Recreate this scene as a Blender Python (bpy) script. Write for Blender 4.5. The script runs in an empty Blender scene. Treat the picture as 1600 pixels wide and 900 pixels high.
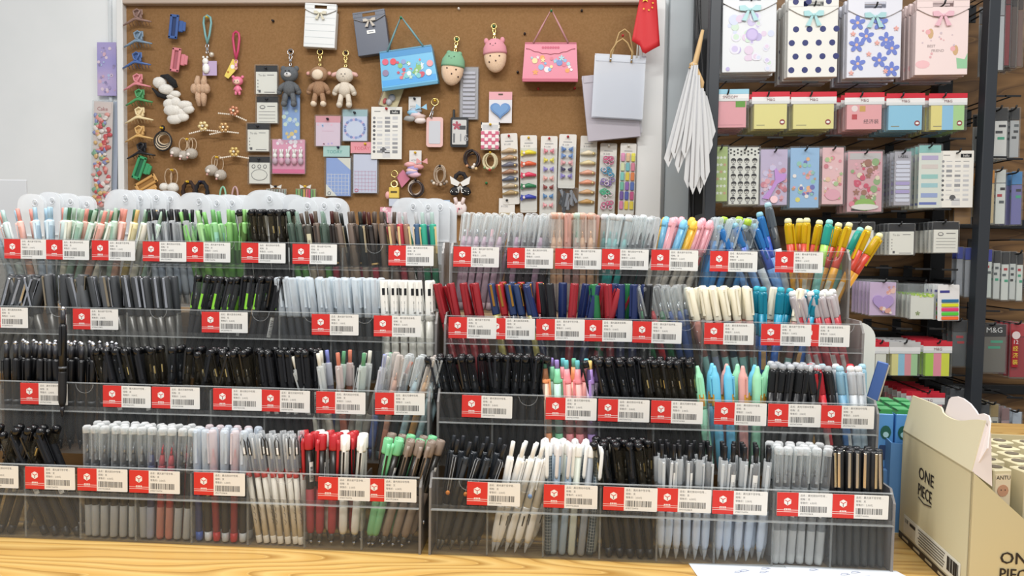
import bpy, math, random
from mathutils import Vector, Matrix, Quaternion
random.seed(11)
SC = bpy.context.scene
COL = SC.collection
R = math.radians
PI = math.pi

# ------------------------------------------------------------------ camera, world, light, exposure
CT = 0.85                                   # height of the counter top above the floor
F = 1169.8                                  # focal length in pixels of the 1600 px wide frame
_p, _y, _r = R(2.9146), R(3.2092), R(.9542)
CAM = Vector((0, -.9417, .3949 + CT))
_f = Vector((-math.sin(_y)*math.cos(_p), math.cos(_y)*math.cos(_p), -math.sin(_p)))
_rt = Vector((math.cos(_y), math.sin(_y), 0)); _up = _rt.cross(_f)
_rt, _up = _rt*math.cos(_r)+_up*math.sin(_r), -_rt*math.sin(_r)+_up*math.cos(_r)
cd = bpy.data.cameras.new('camera'); cam = bpy.data.objects.new('camera', cd); COL.objects.link(cam)
cd.sensor_width = 36; cd.lens = F/1600*36; cd.clip_start = .02
mw = Matrix.Identity(4)
for i in range(3):
    mw[i][0], mw[i][1], mw[i][2], mw[i][3] = _rt[i], _up[i], -_f[i], CAM[i]
cam.matrix_world = mw
SC.camera = cam
SC.view_settings.view_transform = 'Standard'
SC.view_settings.look = 'None'
SC.view_settings.gamma = 1
SC.view_settings.use_curve_mapping = False
SC.view_settings.exposure = -0.05
SC.cycles.transparent_max_bounces = 40
SC.cycles.max_bounces = 8
SC.cycles.caustics_reflective = False
SC.cycles.caustics_refractive = False
w = bpy.data.worlds.new('world'); SC.world = w; w.use_nodes = True
w.node_tree.nodes['Background'].inputs[0].default_value = (.96, .97, 1, 1)
w.node_tree.nodes['Background'].inputs[1].default_value = .50

def area(name, loc, tgt, sx, sy, power, col=(1, .98, .95)):
    l = bpy.data.lights.new(name, 'AREA'); l.shape = 'RECTANGLE'; l.size = sx; l.size_y = sy
    l.energy = power; l.color = col
    o = bpy.data.objects.new(name, l); COL.objects.link(o); o.location = loc
    o.rotation_euler = (Vector(tgt)-Vector(loc)).to_track_quat('-Z', 'Y').to_euler()
    return o
area('ceiling_panel_light', (-.9, -.2, 3.0), (-.9, .1, 0), 1.2, .22, 41)
area('ceiling_panel_light', (1.1, -.1, 3.0), (1.1, .1, 0), 1.2, .22, 31)
area('ceiling_panel_light', (0, -1.9, 3.0), (0, -.6, 1.0), 2.4, .3, 46)
area('ceiling_panel_light', (-.3, .9, 3.1), (-.3, 1.1, 0), 1.2, .3, 6)

def ray(px, py): return _f + _rt*((px-800)/F) + _up*((450-py)/F)
def at(px, py, Y):
    """the point of the plane y = Y that the photo shows at pixel px, py"""
    d = ray(px, py); return CAM + d*((Y-CAM.y)/d.y)
def mpp(Y):
    """metres per photo pixel at y = Y near the middle"""
    return (Y-CAM.y)/F/1.0

# ------------------------------------------------------------------ materials
def lin(h):
    h = h.lstrip('#'); c = [int(h[i:i+2], 16)/255 for i in (0, 2, 4)]
    return tuple((x/12.92 if x <= .04045 else ((x+.055)/1.055)**2.4) for x in c)+(1,)
_mc = {}
def mat(h, rough=.45, metal=0., spec=.5, coat=0.):
    k = ('m', h, rough, metal, spec, coat)
    if k in _mc: return _mc[k]
    m = bpy.data.materials.new('plastic_'+h); m.use_nodes = True
    nt = m.node_tree; b = nt.nodes['Principled BSDF']
    b.inputs['Base Color'].default_value = lin(h); b.inputs['Roughness'].default_value = rough
    b.inputs['Metallic'].default_value = metal; b.inputs['Specular IOR Level'].default_value = spec
    b.inputs['Coat Weight'].default_value = coat
    _mc[k] = m; return m
def clear(h='f4f6f6', solid=.12, rough=.12, fres=.35, tint=None):
    """thin clear or frosted plastic: mostly see-through, partly a surface of its own"""
    k = ('c', h, solid, rough, fres, tint)
    if k in _mc: return _mc[k]
    m = bpy.data.materials.new('clear_'+h); m.use_nodes = True
    nt = m.node_tree; b = nt.nodes['Principled BSDF']; out = nt.nodes['Material Output']
    b.inputs['Base Color'].default_value = lin(h); b.inputs['Roughness'].default_value = rough
    t = nt.nodes.new('ShaderNodeBsdfTransparent'); t.inputs[0].default_value = lin(tint or 'f6f8f8')
    lw = nt.nodes.new('ShaderNodeLayerWeight'); lw.inputs[0].default_value = .35
    ma = nt.nodes.new('ShaderNodeMath'); ma.operation = 'MULTIPLY_ADD'; ma.use_clamp = True
    ma.inputs[1].default_value = fres; ma.inputs[2].default_value = solid
    mx = nt.nodes.new('ShaderNodeMixShader')
    nt.links.new(lw.outputs['Facing'], ma.inputs[0]); nt.links.new(ma.outputs[0], mx.inputs[0])
    nt.links.new(t.outputs[0], mx.inputs[1]); nt.links.new(b.outputs[0], mx.inputs[2])
    nt.links.new(mx.outputs[0], out.inputs[0])
    _mc[k] = m; return m
def noisy(name, c1, c2, scale, rough=.7, detail=4, stretch=(1, 1, 1), bump=0., bscale=None):
    if name in _mc: return _mc[name]
    m = bpy.data.materials.new(name); m.use_nodes = True
    nt = m.node_tree; b = nt.nodes['Principled BSDF']; b.inputs['Roughness'].default_value = rough
    tc = nt.nodes.new('ShaderNodeTexCoord'); mp = nt.nodes.new('ShaderNodeMapping'); mp.inputs['Scale'].default_value = stretch
    n = nt.nodes.new('ShaderNodeTexNoise'); n.inputs['Scale'].default_value = scale; n.inputs['Detail'].default_value = detail
    r = nt.nodes.new('ShaderNodeValToRGB'); r.color_ramp.elements[0].position = .35; r.color_ramp.elements[1].position = .65
    r.color_ramp.elements[0].color = lin(c1); r.color_ramp.elements[1].color = lin(c2)
    L = nt.links.new
    L(tc.outputs['Object'], mp.inputs[0]); L(mp.outputs[0], n.inputs[0]); L(n.outputs[0], r.inputs[0]); L(r.outputs[0], b.inputs['Base Color'])
    if bump:
        n2 = nt.nodes.new('ShaderNodeTexNoise'); n2.inputs['Scale'].default_value = bscale or scale*2
        L(mp.outputs[0], n2.inputs[0])
        bp = nt.nodes.new('ShaderNodeBump'); bp.inputs['Strength'].default_value = bump; bp.inputs['Distance'].default_value = .002
        L(n2.outputs[0], bp.inputs['Height']); L(bp.outputs[0], b.inputs['Normal'])
    _mc[name] = m; return m
def wood(name, c1, c2, c3, rings=14, rough=.35, axis='X'):
    m = bpy.data.materials.new(name); m.use_nodes = True
    nt = m.node_tree; b = nt.nodes['Principled BSDF']; b.inputs['Roughness'].default_value = rough
    L = nt.links.new; N = nt.nodes.new
    tc = N('ShaderNodeTexCoord'); mp = N('ShaderNodeMapping')
    mp.inputs['Scale'].default_value = (1.2, 7, 7) if axis == 'X' else (7, 7, 1.0)
    n = N('ShaderNodeTexNoise'); n.inputs['Scale'].default_value = 1.3; n.inputs['Detail'].default_value = 1.5
    ml = N('ShaderNodeMath'); ml.operation = 'MULTIPLY'; ml.inputs[1].default_value = rings
    fr = N('ShaderNodeMath'); fr.operation = 'FRACT'
    r = N('ShaderNodeValToRGB'); e = r.color_ramp.elements
    e[0].position = 0; e[0].color = lin(c2); e[1].position = 1; e[1].color = lin(c1)
    e.new(.55).color = lin(c1); e.new(.93).color = lin(c3)
    mp2 = N('ShaderNodeMapping'); mp2.inputs['Scale'].default_value = (3, 90, 90) if axis == 'X' else (90, 90, 3)
    n2 = N('ShaderNodeTexNoise'); n2.inputs['Scale'].default_value = 2
    mx = N('ShaderNodeMix'); mx.data_type = 'RGBA'; mx.blend_type = 'MULTIPLY'; mx.inputs[0].default_value = .18
    L(tc.outputs['Object'], mp.inputs[0]); L(mp.outputs[0], n.inputs[0]); L(n.outputs[0], ml.inputs[0]); L(ml.outputs[0], fr.inputs[0]); L(fr.outputs[0], r.inputs[0])
    L(tc.outputs['Object'], mp2.inputs[0]); L(mp2.outputs[0], n2.inputs[0]); L(r.outputs[0], mx.inputs[6]); L(n2.outputs[0], mx.inputs[7]); L(mx.outputs[2], b.inputs['Base Color'])
    return m

# ------------------------------------------------------------------ mesh collecting
class MB:
    def __init__(s, scale=1.):
        s.k = scale; s.v = []; s.f = []; s.mi = []; s.sm = []; s.ms = []
    def add(s, vs, fs, m, smooth=False, M=None):
        o = len(s.v)
        if m not in s.ms: s.ms.append(m)
        i = s.ms.index(m)
        for q in vs:
            q = Vector(q)
            if M is not None: q = M @ q
            s.v.append(tuple(q*s.k))
        for f in fs:
            s.f.append([o+j for j in f]); s.mi.append(i); s.sm.append(smooth)
        return s
    def box(s, c, d, m, bev=0., M=None):
        x, y, z = c; a, b, h = d[0]/2, d[1]/2, d[2]/2
        if not bev:
            vs = [(x+i*a, y+j*b, z+k*h) for i in (-1, 1) for j in (-1, 1) for k in (-1, 1)]
            fs = [(0, 1, 3, 2), (4, 6, 7, 5), (0, 4, 5, 1), (2, 3, 7, 6), (0, 2, 6, 4), (1, 5, 7, 3)]
            return s.add(vs, fs, m, False, M)
        e = min(bev, a*.98, b*.98, h*.98); vs = []; ix = {}
        for i in (-1, 1):
            for j in (-1, 1):
                for k in (-1, 1):
                    for ax in range(3):
                        q = [i*(a-(0 if ax == 0 else e)), j*(b-(0 if ax == 1 else e)), k*(h-(0 if ax == 2 else e))]
                        ix[(i, j, k, ax)] = len(vs); vs.append((x+q[0], y+q[1], z+q[2]))
        fs = []
        for i in (-1, 1):
            fs.append([ix[(i, j, k, 0)] for j, k in ((-1, -1), (1, -1), (1, 1), (-1, 1))])
            fs.append([ix[(j, i, k, 1)] for j, k in ((-1, -1), (1, -1), (1, 1), (-1, 1))])
            fs.append([ix[(j, k, i, 2)] for j, k in ((-1, -1), (1, -1), (1, 1), (-1, 1))])
            for j in (-1, 1):
                fs.append([ix[(i, j, -1, 0)], ix[(i, j, 1, 0)], ix[(i, j, 1, 1)], ix[(i, j, -1, 1)]])
                fs.append([ix[(i, -1, j, 0)], ix[(i, 1, j, 0)], ix[(i, 1, j, 2)], ix[(i, -1, j, 2)]])
                fs.append([ix[(-1, i, j, 1)], ix[(1, i, j, 1)], ix[(1, i, j, 2)], ix[(-1, i, j, 2)]])
                for k in (-1, 1): fs.append([ix[(i, j, k, ax)] for ax in range(3)])
        return s.add(vs, fs, m, False, M)
    def lathe(s, pr, m, n=10, M=None, smooth=True, sy=1.):
        """pr: (radius, z) pairs from bottom to top, round the z axis"""
        vs = []; fs = []
        for r, z in pr:
            for i in range(n): vs.append((r*math.cos(2*PI*i/n), r*math.sin(2*PI*i/n)*sy, z))
        for j in range(len(pr)-1):
            for i in range(n): fs.append((j*n+i, j*n+(i+1) % n, (j+1)*n+(i+1) % n, (j+1)*n+i))
        if pr[0][0] > 0.01: fs.append(list(range(n))[::-1])
        if pr[-1][0] > 0.01: fs.append([(len(pr)-1)*n+i for i in range(n)])
        return s.add(vs, fs, m, smooth, M)
    def tube(s, pts, r, m, n=6, closed=False, M=None):
        pts = [Vector(q) for q in pts]; N = len(pts); vs = []; fs = []
        rr = r if isinstance(r, (list, tuple)) else [r]*N
        pn = None
        for i, q in enumerate(pts):
            t = (pts[(i+1) % N]-pts[i-1]) if closed else (pts[min(i+1, N-1)]-pts[max(i-1, 0)])
            t = t.normalized() if t.length > 0 else Vector((0, 0, 1))
            if pn is None: pn = t.orthogonal()
            pn = (pn-t*pn.dot(t)); pn = pn.normalized() if pn.length > 1e-6 else t.orthogonal().normalized()
            bn = t.cross(pn)
            for k in range(n):
                a = 2*PI*k/n; vs.append(q+(pn*math.cos(a)+bn*math.sin(a))*rr[i])
        for i in range(N if closed else N-1):
            for k in range(n): fs.append((i*n+k, i*n+(k+1) % n, ((i+1) % N)*n+(k+1) % n, ((i+1) % N)*n+k))
        if not closed: fs += [list(range(n))[::-1], [(N-1)*n+k for k in range(n)]]
        return s.add(vs, fs, m, True, M)
    def prism(s, poly, y0, y1, m, M=None, smooth=False):
        """outline of (x, z) points given a thickness from y0 to y1"""
        n = len(poly)
        vs = [(x, y0, z) for x, z in poly]+[(x, y1, z) for x, z in poly]
        fs = [list(range(n)), [n+i for i in range(n)][::-1]]+[(i, (i+1) % n, n+(i+1) % n, n+i) for i in range(n)]
        return s.add(vs, fs, m, smooth, M)
    def ball(s, c, r, m, n=10, jit=0., M=None):
        r = (r, r, r) if not isinstance(r, (tuple, list)) else r
        vs = []; fs = []; h = n//2+1
        vs.append((c[0], c[1], c[2]-r[2]))
        for j in range(1, h):
            for i in range(n):
                a, b = 2*PI*i/n, -PI/2+PI*j/h; q = 1+random.uniform(-jit, jit)
                vs.append((c[0]+r[0]*q*math.cos(a)*math.cos(b), c[1]+r[1]*q*math.sin(a)*math.cos(b), c[2]+r[2]*q*math.sin(b)))
        vs.append((c[0], c[1], c[2]+r[2])); t = len(vs)-1
        for i in range(n): fs.append((0, 1+(i+1) % n, 1+i)); fs.append((t, 1+(h-2)*n+i, 1+(h-2)*n+(i+1) % n))
        for j in range(h-2):
            for i in range(n): fs.append((1+j*n+i, 1+j*n+(i+1) % n, 1+(j+1)*n+(i+1) % n, 1+(j+1)*n+i))
        return s.add(vs, fs, m, True, M)
    def sheet(s, f, nu, nv, th, m, M=None, smooth=True):
        """a thin bent sheet: f(u, v) -> point, given the thickness th along y"""
        vs = []; fs = []; q = (nu+1)*(nv+1)
        for o in (0, th):
            for j in range(nv+1):
                for i in range(nu+1):
                    a = Vector(f(i/nu, j/nv)); vs.append((a.x, a.y+o, a.z))
        for o in (0, 1):
            for j in range(nv):
                for i in range(nu):
                    a = o*q+j*(nu+1)+i; g = (a, a+1, a+nu+2, a+nu+1); fs.append(g if o == 0 else g[::-1])
        rim = [i for i in range(nu+1)]+[j*(nu+1)+nu for j in range(1, nv+1)]+[nv*(nu+1)+i for i in range(nu-1, -1, -1)]+[j*(nu+1) for j in range(nv-1, 0, -1)]
        for a, b in zip(rim, rim[1:]+rim[:1]): fs.append((b, a, a+q, b+q))
        return s.add(vs, fs, m, smooth, M)
    def text(s, body, size, m, x, y, z, align='LEFT', wide=1., M=None):
        vs, fs, w_ = glyphs(body)
        k = size; ox = x-(w_*k*wide/2 if align == 'CENTER' else 0)
        return s.add([(ox+a*k*wide, y, z+b*k) for a, b in vs], fs, m, False, M)
    def build(s, name, parent=None, label=None):
        me = bpy.data.meshes.new(name); me.from_pydata(s.v, [], s.f)
        for m in s.ms: me.materials.append(m)
        me.polygons.foreach_set('material_index', s.mi); me.polygons.foreach_set('use_smooth', s.sm); me.update()
        o = bpy.data.objects.new(name, me); COL.objects.link(o)
        if parent: o.parent = parent
        if label: o['label'] = label
        return o
_gl = {}
def glyphs(body):
    if body in _gl: return _gl[body]
    c = bpy.data.curves.new('lettering', 'FONT'); c.body = body; c.size = 1; c.resolution_u = 2
    o = bpy.data.objects.new('lettering', c); me = o.to_mesh()
    vs = [(v.co.x, v.co.y) for v in me.vertices]; fs = [list(p.vertices) for p in me.polygons]
    o.to_mesh_clear(); bpy.data.objects.remove(o); bpy.data.curves.remove(c)
    w_ = max([v[0] for v in vs] or [0]); _gl[body] = (vs, fs, w_); return _gl[body]

def tag(o, label=None, cat=None, group=None, kind=None):
    if label: o['label'] = label
    if cat: o['category'] = cat
    if group: o['group'] = group
    if kind: o['kind'] = kind
    return o
def thing(name, label, cat, loc=(0, 0, 0), rot=(0, 0, 0), group=None):
    o = bpy.data.objects.new(name, None); COL.objects.link(o); o.empty_display_size = .01
    o.location = loc; o.rotation_euler = rot; return tag(o, label, cat, group)
def copy_tree(root):
    c = root.copy(); COL.objects.link(c)
    for ch in root.children:
        d = ch.copy(); COL.objects.link(d); d.parent = c
        for g in ch.children:
            e = g.copy(); COL.objects.link(e); e.parent = d
    return c
def rect(x0, x1, z0, z1): return [(x0, z0), (x1, z0), (x1, z1), (x0, z1)]
def rrect(x0, x1, z0, z1, r, n=4):
    o = []
    for cx, cz, a in ((x1-r, z0+r, -90), (x1-r, z1-r, 0), (x0+r, z1-r, 90), (x0+r, z0+r, 180)):
        for i in range(n+1): t = R(a+90*i/n); o.append((cx+r*math.cos(t), cz+r*math.sin(t)))
    return o
def disc(cx, cz, r, n=12, rz=None): return [(cx+r*math.cos(2*PI*i/n), cz+(rz or r)*math.sin(2*PI*i/n)) for i in range(n)]
def flower(cx, cz, r, n=5, inner=.35):
    return [(cx+r*(inner+(1-inner)*abs(math.cos(n*t/2)))*math.cos(t+.3), cz+r*(inner+(1-inner)*abs(math.cos(n*t/2)))*math.sin(t+.3)) for t in [2*PI*i/40 for i in range(40)]]
def arc(cx, cz, r, a0, a1, n=10, y=0, rz=None): return [(cx+r*math.cos(R(a0+(a1-a0)*i/n)), y, cz+(rz or r)*math.sin(R(a0+(a1-a0)*i/n))) for i in range(n+1)]

WHITE = mat('eeeeea', .5); BLACK = mat('121316', .3); DARK = mat('1c1e22', .25); CHROME = mat('c9cbd0', .2, 1.); GOLD = mat('e0c060', .25, 1.)
BRASS = mat('e8d28a', .25, 1.); INK = mat('26262a', .7); GREY = mat('8b8e92', .5)
CLR = clear(); FROST = clear('eef1f4', .55, .35, .3); BAG = clear('f4f6f8', .03, .08, .22)
# ------------------------------------------------------------------ the setting
YB = 1.8                                     # the plane of the pinboard and the wall
def structure(name, mb, **k): o = mb.build(name); o['kind'] = 'structure'; return o
wallm = noisy('wall_paint', 'dfe3e4', 'e6e9ea', 3, .6)
structure('wall_back', MB().box((0, YB+.075, 1.5), (7, .1, 3.0), wallm))
structure('floor', MB().box((0, -.2, -.02), (7, 4.4, .04), noisy('floor_tile', 'b8b4aa', 'c4c0b6', 2, .3)))
structure('trim_1', MB().box((at(168, 100, YB).x, YB+.02, 1.5), (.012, .012, 3.0), mat('d5dadd', .4), .003))
# light grey partition between the pinboard and the rack
gx0, gx1 = at(1047, 150, YB).x, at(1080, 150, YB).x
structure('trim_2', MB().box(((gx0+gx1)/2+.02, YB+.008, 1.5), (gx1-gx0+.06, .03, 3.0), mat('a9b1b5', .35), .003))

# counter
ctm = wood('counter_pine', 'dcb872', 'cda158', 'ad8140', 22, .3)
ct = thing('counter', 'long yellow pine-grain counter carrying the acrylic pen displays', 'counter', (0, 0, 0))
MB().box((0, .25, CT-.02), (4.4, 1.3, .04), ctm, .004).build('countertop', ct)
MB().box((0, .3, (CT-.04)/2), (4.3, 1.1, CT-.04), mat('d8cfc0', .5), .004).build('cabinet_body', ct)

# pinboard
bx0, bx1, bz1 = at(198, 150, YB).x, at(996, 150, YB).x, at(600, 8, YB).z
bz0 = bz1-1.0
cork = noisy('cork', '85623a', '8f6b44', 160, .9, 6, bump=.25, bscale=500)
pb = thing('pinboard', 'large brown cork pinboard in a white frame hung with accessories', 'pinboard', ((bx0+bx1)/2, YB, bz0))
hw = (bx1-bx0)/2
MB().box((0, .012, .5), (2*hw, .018, 1.0), cork).build('cork_panel', pb)
fw = mat('dfe0df', .35)
for i, (c, d) in enumerate((((-hw-.012, -.002, .5), (.024, .045, 1.05)), ((hw+.045, -.002, .5), (.09, .045, 1.05)), ((0, -.002, 1.0135), (2*hw, .045, .027)), ((0, -.002, -.0135), (2*hw, .045, .027)))):
    f_ = MB().box(c, d, fw if i < 2 else mat('b9a89a', .4), .003).build('frame_rail', pb)

# ------------------------------------------------------------------ acrylic pen displays
TH, TD = .1, .0567                            # rise and setback of a tier
def tier_y(t): return (4-t)*TD                # t = 1 is the top tier, 4 the bottom one
def tier_z(t): return CT+(4-t)*TH             # the floor of the tier; tag top is TH above
RX0, RP, LX1, LP = -.152, .0722, -.168, .0757
ACR = clear('c8cacb', .025, .06, .2, 'f1f1f0'); ACB = clear('a8a6a2', .08, .1, .25, 'e2e0dc'); EDGE = clear('d5d8d9', .22, .2, .3); SIDE = clear('a9a6a4', .5, .25, .3, 'c8c8c8')
def display(x0, pitch, n, label):
    W = pitch*n; d = thing('pen_display_stand', label, 'display stand', (x0, 0, CT)); th = .0025
    for sx in (0, 1):                         # stepped side panels
        px = -.003 if sx == 0 else W
        prof = [(-.002, 0), (4*TD+.004, 0), (4*TD+.004, 4*TH+.005)]
        for t in (1, 2, 3, 4):
            y = tier_y(t)-.002; zt = (5-t)*TH
            prof += [(y+.012, zt+.004), (y, zt-.012)]
            if t < 4: prof += [(y, (4-t)*TH+.004)]
        sp = MB(); M = Matrix(((0, 1, 0, 0), (1, 0, 0, 0), (0, 0, 1, 0), (0, 0, 0, 1)))
        sp.prism(prof, px, px+.003, SIDE, M); s_ = sp.build('side_panel', d)
        for t in (1, 2, 3, 4):
            bm_ = MB(); y = tier_y(t)+.012; z = (4-t)*TH+.038
            xx = px+(-.0012 if sx == 0 else .0042)
            bm_.tube([(xx-.001, y, z), (xx+.001, y, z)], .0035, CHROME, 8); bm_.build('bolt', s_)
    for t in (1, 2, 3, 4):
        y, z = tier_y(t), (4-t)*TH
        MB().box((W/2, y+.001, z+TH/2), (W, .002, TH-.001), ACR).build('front_panel', d)
        MB().box((W/2, y+.028, z+.001), (W, .054, .002), ACR).build('tier_floor', d)
        MB().box((W/2, y+.0545, z+.035), (W, .002, .07), ACB).build('back_panel', d)
        lip = MB()
        lip.box((W/2, y-.003, z+TH-.0395), (W, .006, .001), EDGE); lip.box((W/2, y-.0062, z+TH-.036), (W, .0008, .007), ACR)
        lip.box((W/2, y+.0005, z+TH), (W, .003, .0012), EDGE)
        c = lip.build('price_channel', d)
        for k in range(n):
            nx = pitch*(k+.5)+.012
            MB().tube(arc(nx, z+TH-.001, .0125, 180, 360, 10, y-.0025), .0003, EDGE, 4).build('finger_notch', c)
        for k in range(1, n):
            dv = MB(); dv.box((k*pitch, y+.028, z+TH/2-.002), (.0022, .051, TH-.006), ACR)
            dv.box((k*pitch, y+.0025, z+TH/2-.002), (.0024, .0008, TH-.008), EDGE); dv.build('divider', d)
    return d
display(RX0, RP, 8, 'clear four-tier acrylic pen stand between the other stand and the beige carton')
display(LX1-10*LP, LP, 10, 'clear four-tier acrylic pen stand in front of the white wall and pinboard clips')

# ------------------------------------------------------------------ price tags
TAGRED = mat('d5302b', .4); TAGW = mat('e9e8e3', .45)
def tag_proto(v):
    t = bpy.data.objects.new('price_tag', None); COL.objects.link(t); t.empty_display_size = .01
    W, H = 68, 30; m = MB(.001)
    m.prism(rrect(0, W, -H, 0, 1, 2), 0, .5, TAGW); y = -.03
    for i, s in enumerate((('品名：', '晨光按动中性笔…', '晨光自由中性笔…', '晨光优品中性笔…')[0]+('晨光按动中性笔…', '晨光速干签字笔…', '晨光直液走珠笔…', '晨光可擦中性笔…')[v % 4], '规格：支', '零售价：'+('3.00', '2.50', '5.00', '2.00', '6.50')[v % 5]+'元')):
        m.text(s, 3.1, INK, 28.5, y, -4.6-4.7*i, wide=.98)
    rnd = random.Random(v); x = 28.5
    while x < 60:
        w_ = rnd.choice((.4, .4, .7, 1.0)); m.prism(rect(x, x+w_, -24.5, -16.8), y, y+.02, INK); x += w_+rnd.choice((.35, .5, .8))
    m.text('69%011d' % (34567891234*(v+3) % 10**11), 2.6, INK, 28.5, y, -27.6, wide=.95)
    m.build('card', t)
    r = MB(.001); r.prism(rect(0, 26.3, -H, 0), -.12, -.02, TAGRED)
    r.box((4.7, -.14, -22.2), (9.4, .04, .5), TAGW); r.box((21.6, -.14, -22.2), (9.4, .04, .5), TAGW); r.box((13.1, -.14, -24.6), (26.2, .04, .5), TAGW)
    for i in range(4): r.box((9.9+i*2.1, -.14, -21.3), (1.5, .04, 2.0), TAGW)
    for i in range(6): r.box((9.5+i*1.45, -.14, -23.3), (.9, .04, .7), TAGW)
    rp = r.build('red_panel', t)
    lg = MB(.001); c = (13.1, -11.5); rr = 5.0
    hx = [(c[0]+rr*math.cos(R(90+60*i)), c[1]+rr*math.sin(R(90+60*i))) for i in range(6)]
    lg.prism(hx, -.2, -.13, WHITE)
    for a in (-90, 30, 150):
        p0, p1 = Vector((c[0], c[1])), Vector((c[0]+rr*.8*math.cos(R(a)), c[1]+rr*.8*math.sin(R(a)))); q = (p1-p0).normalized(); q = Vector((-q.y, q.x))*.45
        lg.prism([tuple(p0+q), tuple(p0-q), tuple(p1-q), tuple(p1+q)], -.26, -.2, mat('7d5a55', .5) if a == -90 else TAGRED)
    lg.build('cube_logo', rp)
    return t
TAGS = {1: [6.6, 72, 143.6, 223, 291.5, 377, 457, 607, 708.7, 792.7, 867.8, 941, 1018, 1110, 1212],
        2: [-26, 114, 315, 487, 584, 701, 761, 838, 912, 989, 1101, 1190, 1250],
        3: [32, 161, 237, 333, 408, 494, 586, 722, 853, 935, 1018, 1117, 1201, 1284],
        4: [-48, 39.5, 121, 202, 303, 497, 569, 730, 850, 943, 1027, 1114, 1215, 1302]}
TIER = {1: 'top', 2: 'second', 3: 'third', 4: 'bottom'}
BINNAME = {}

# ------------------------------------------------------------------ pens (local z runs from the end on the bin floor to the free end; millimetres)
def P0(name):
    o = bpy.data.objects.new(name, None); COL.objects.link(o); o.empty_display_size = .01; return o
def clip_mb(z0, z1, r, w, m, ball=None, th=1.0, wire=False):
    b = MB(.001)
    if wire:
        for s in (-1, 1): b.tube([(s*w/2, -r, z1), (s*w/2, -r-2.2, z1-1), (s*w*.45, -r-1.6, z0+4), (0, -r-.8, z0)], .45, m, 5)
    else:
        b.box((0, -r-1.6, (z0+z1)/2), (w, th, z1-z0), m, .4); b.box((0, -r-.4, z1-2), (w*.9, 2.4, 3.5), m, .4)
        b.box((0, -r-.7, z0+1.5), (w*.7, 1.4, 2.5), m, .4)
    if ball: b.ball((0, -r-2, z0), 3.0, ball, 8)
    return b
def sticker_mb(r, z0, z1, a0, a1, m, bars=True, top=None):
    b = MB(.001); n = 4; r += .12; vs = []; fs = []
    for j, z in enumerate((z0, z1)):
        for i in range(n+1): a = R(a0+(a1-a0)*i/n); vs.append((r*math.cos(a), r*math.sin(a), z))
    for i in range(n): fs.append((i, i+1, n+2+i, n+1+i))
    b.add(vs, fs, m, True)
    if bars:
        z = z0+(z1-z0)*.12
        while z < z0+(z1-z0)*.75:
            h = random.choice((.5, .9, 1.3)); q = r+.08; a_, b_ = R(a0+12), R(a1-12)
            vs = [(q*math.cos(a_+(b_-a_)*i/2), q*math.sin(a_+(b_-a_)*i/2), zz) for zz in (z, z+h) for i in range(3)]
            b.add(vs, [(0, 1, 4, 3), (1, 2, 5, 4)], INK, True); z += h+random.choice((.6, 1.0))
    return b
def pen_capgel(body, cap=None, end='2a2c30', endc=None, nib='9a9ca0', clipm=None, stick=None, top=None, lower=None, L=148, r=4.8, foil=None, foil_low=False):
    cap = cap or clear('e8ebed', .07, .08, .4)
    o = P0('gel_pen'); e = mat(end, .35) if isinstance(end, str) else end
    bm_ = mat(body, .35) if isinstance(body, str) else body
    MB(.001).lathe([(r-.6, 12), (r, 13), (r, 96), (r-.5, 98)], bm_, 10).build('barrel', o)
    if lower: MB(.001).lathe([(r-.4, 1), (r+.15, 3), (r+.15, 42), (r-.1, 43)], lower, 10).build('ink_window', o)
    MB(.001).lathe([(r-1.2, 0), (r-.5, 1), (r, 3), (r, 12)], e, 10).build('end_plug', o)
    g = MB(.001); g.lathe([(r-.6, 97), (r-.8, 104), (2.4, 112)], mat(body, .4) if isinstance(body, str) else mat('33353a'), 8); g.lathe([(2.3, 112), (1.4, 119), (.4, 123)], mat(nib, .25, .9), 8); g.build('nib', o)
    if foil: sticker_mb(r+.75, 100 if foil_low else 112, 123, -150 if foil_low else -118, -78 if not foil_low else -95, foil, False).build('foil_mark', o)
    c = MB(.001); c.lathe([(r+.7, 90), (r+.8, 92), (r+.8, L-4), (r+.2, L-1.5), (r-1.5, L)], cap, 12); co = c.build('cap', o)
    clip_mb(104, L-3, r+.6, 3.2, clipm or cap).build('clip', co)
    if top: MB(.001).lathe([(r+1, L-9), (r+1.05, L-1.5), (r-1, L+.8), (0, L+1)], top, 10).build('cap_top', co)
    if stick: sticker_mb(r, 60, 92, -125, -55, mat(stick, .5)).build('barcode_sticker', o)
    return o
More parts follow.
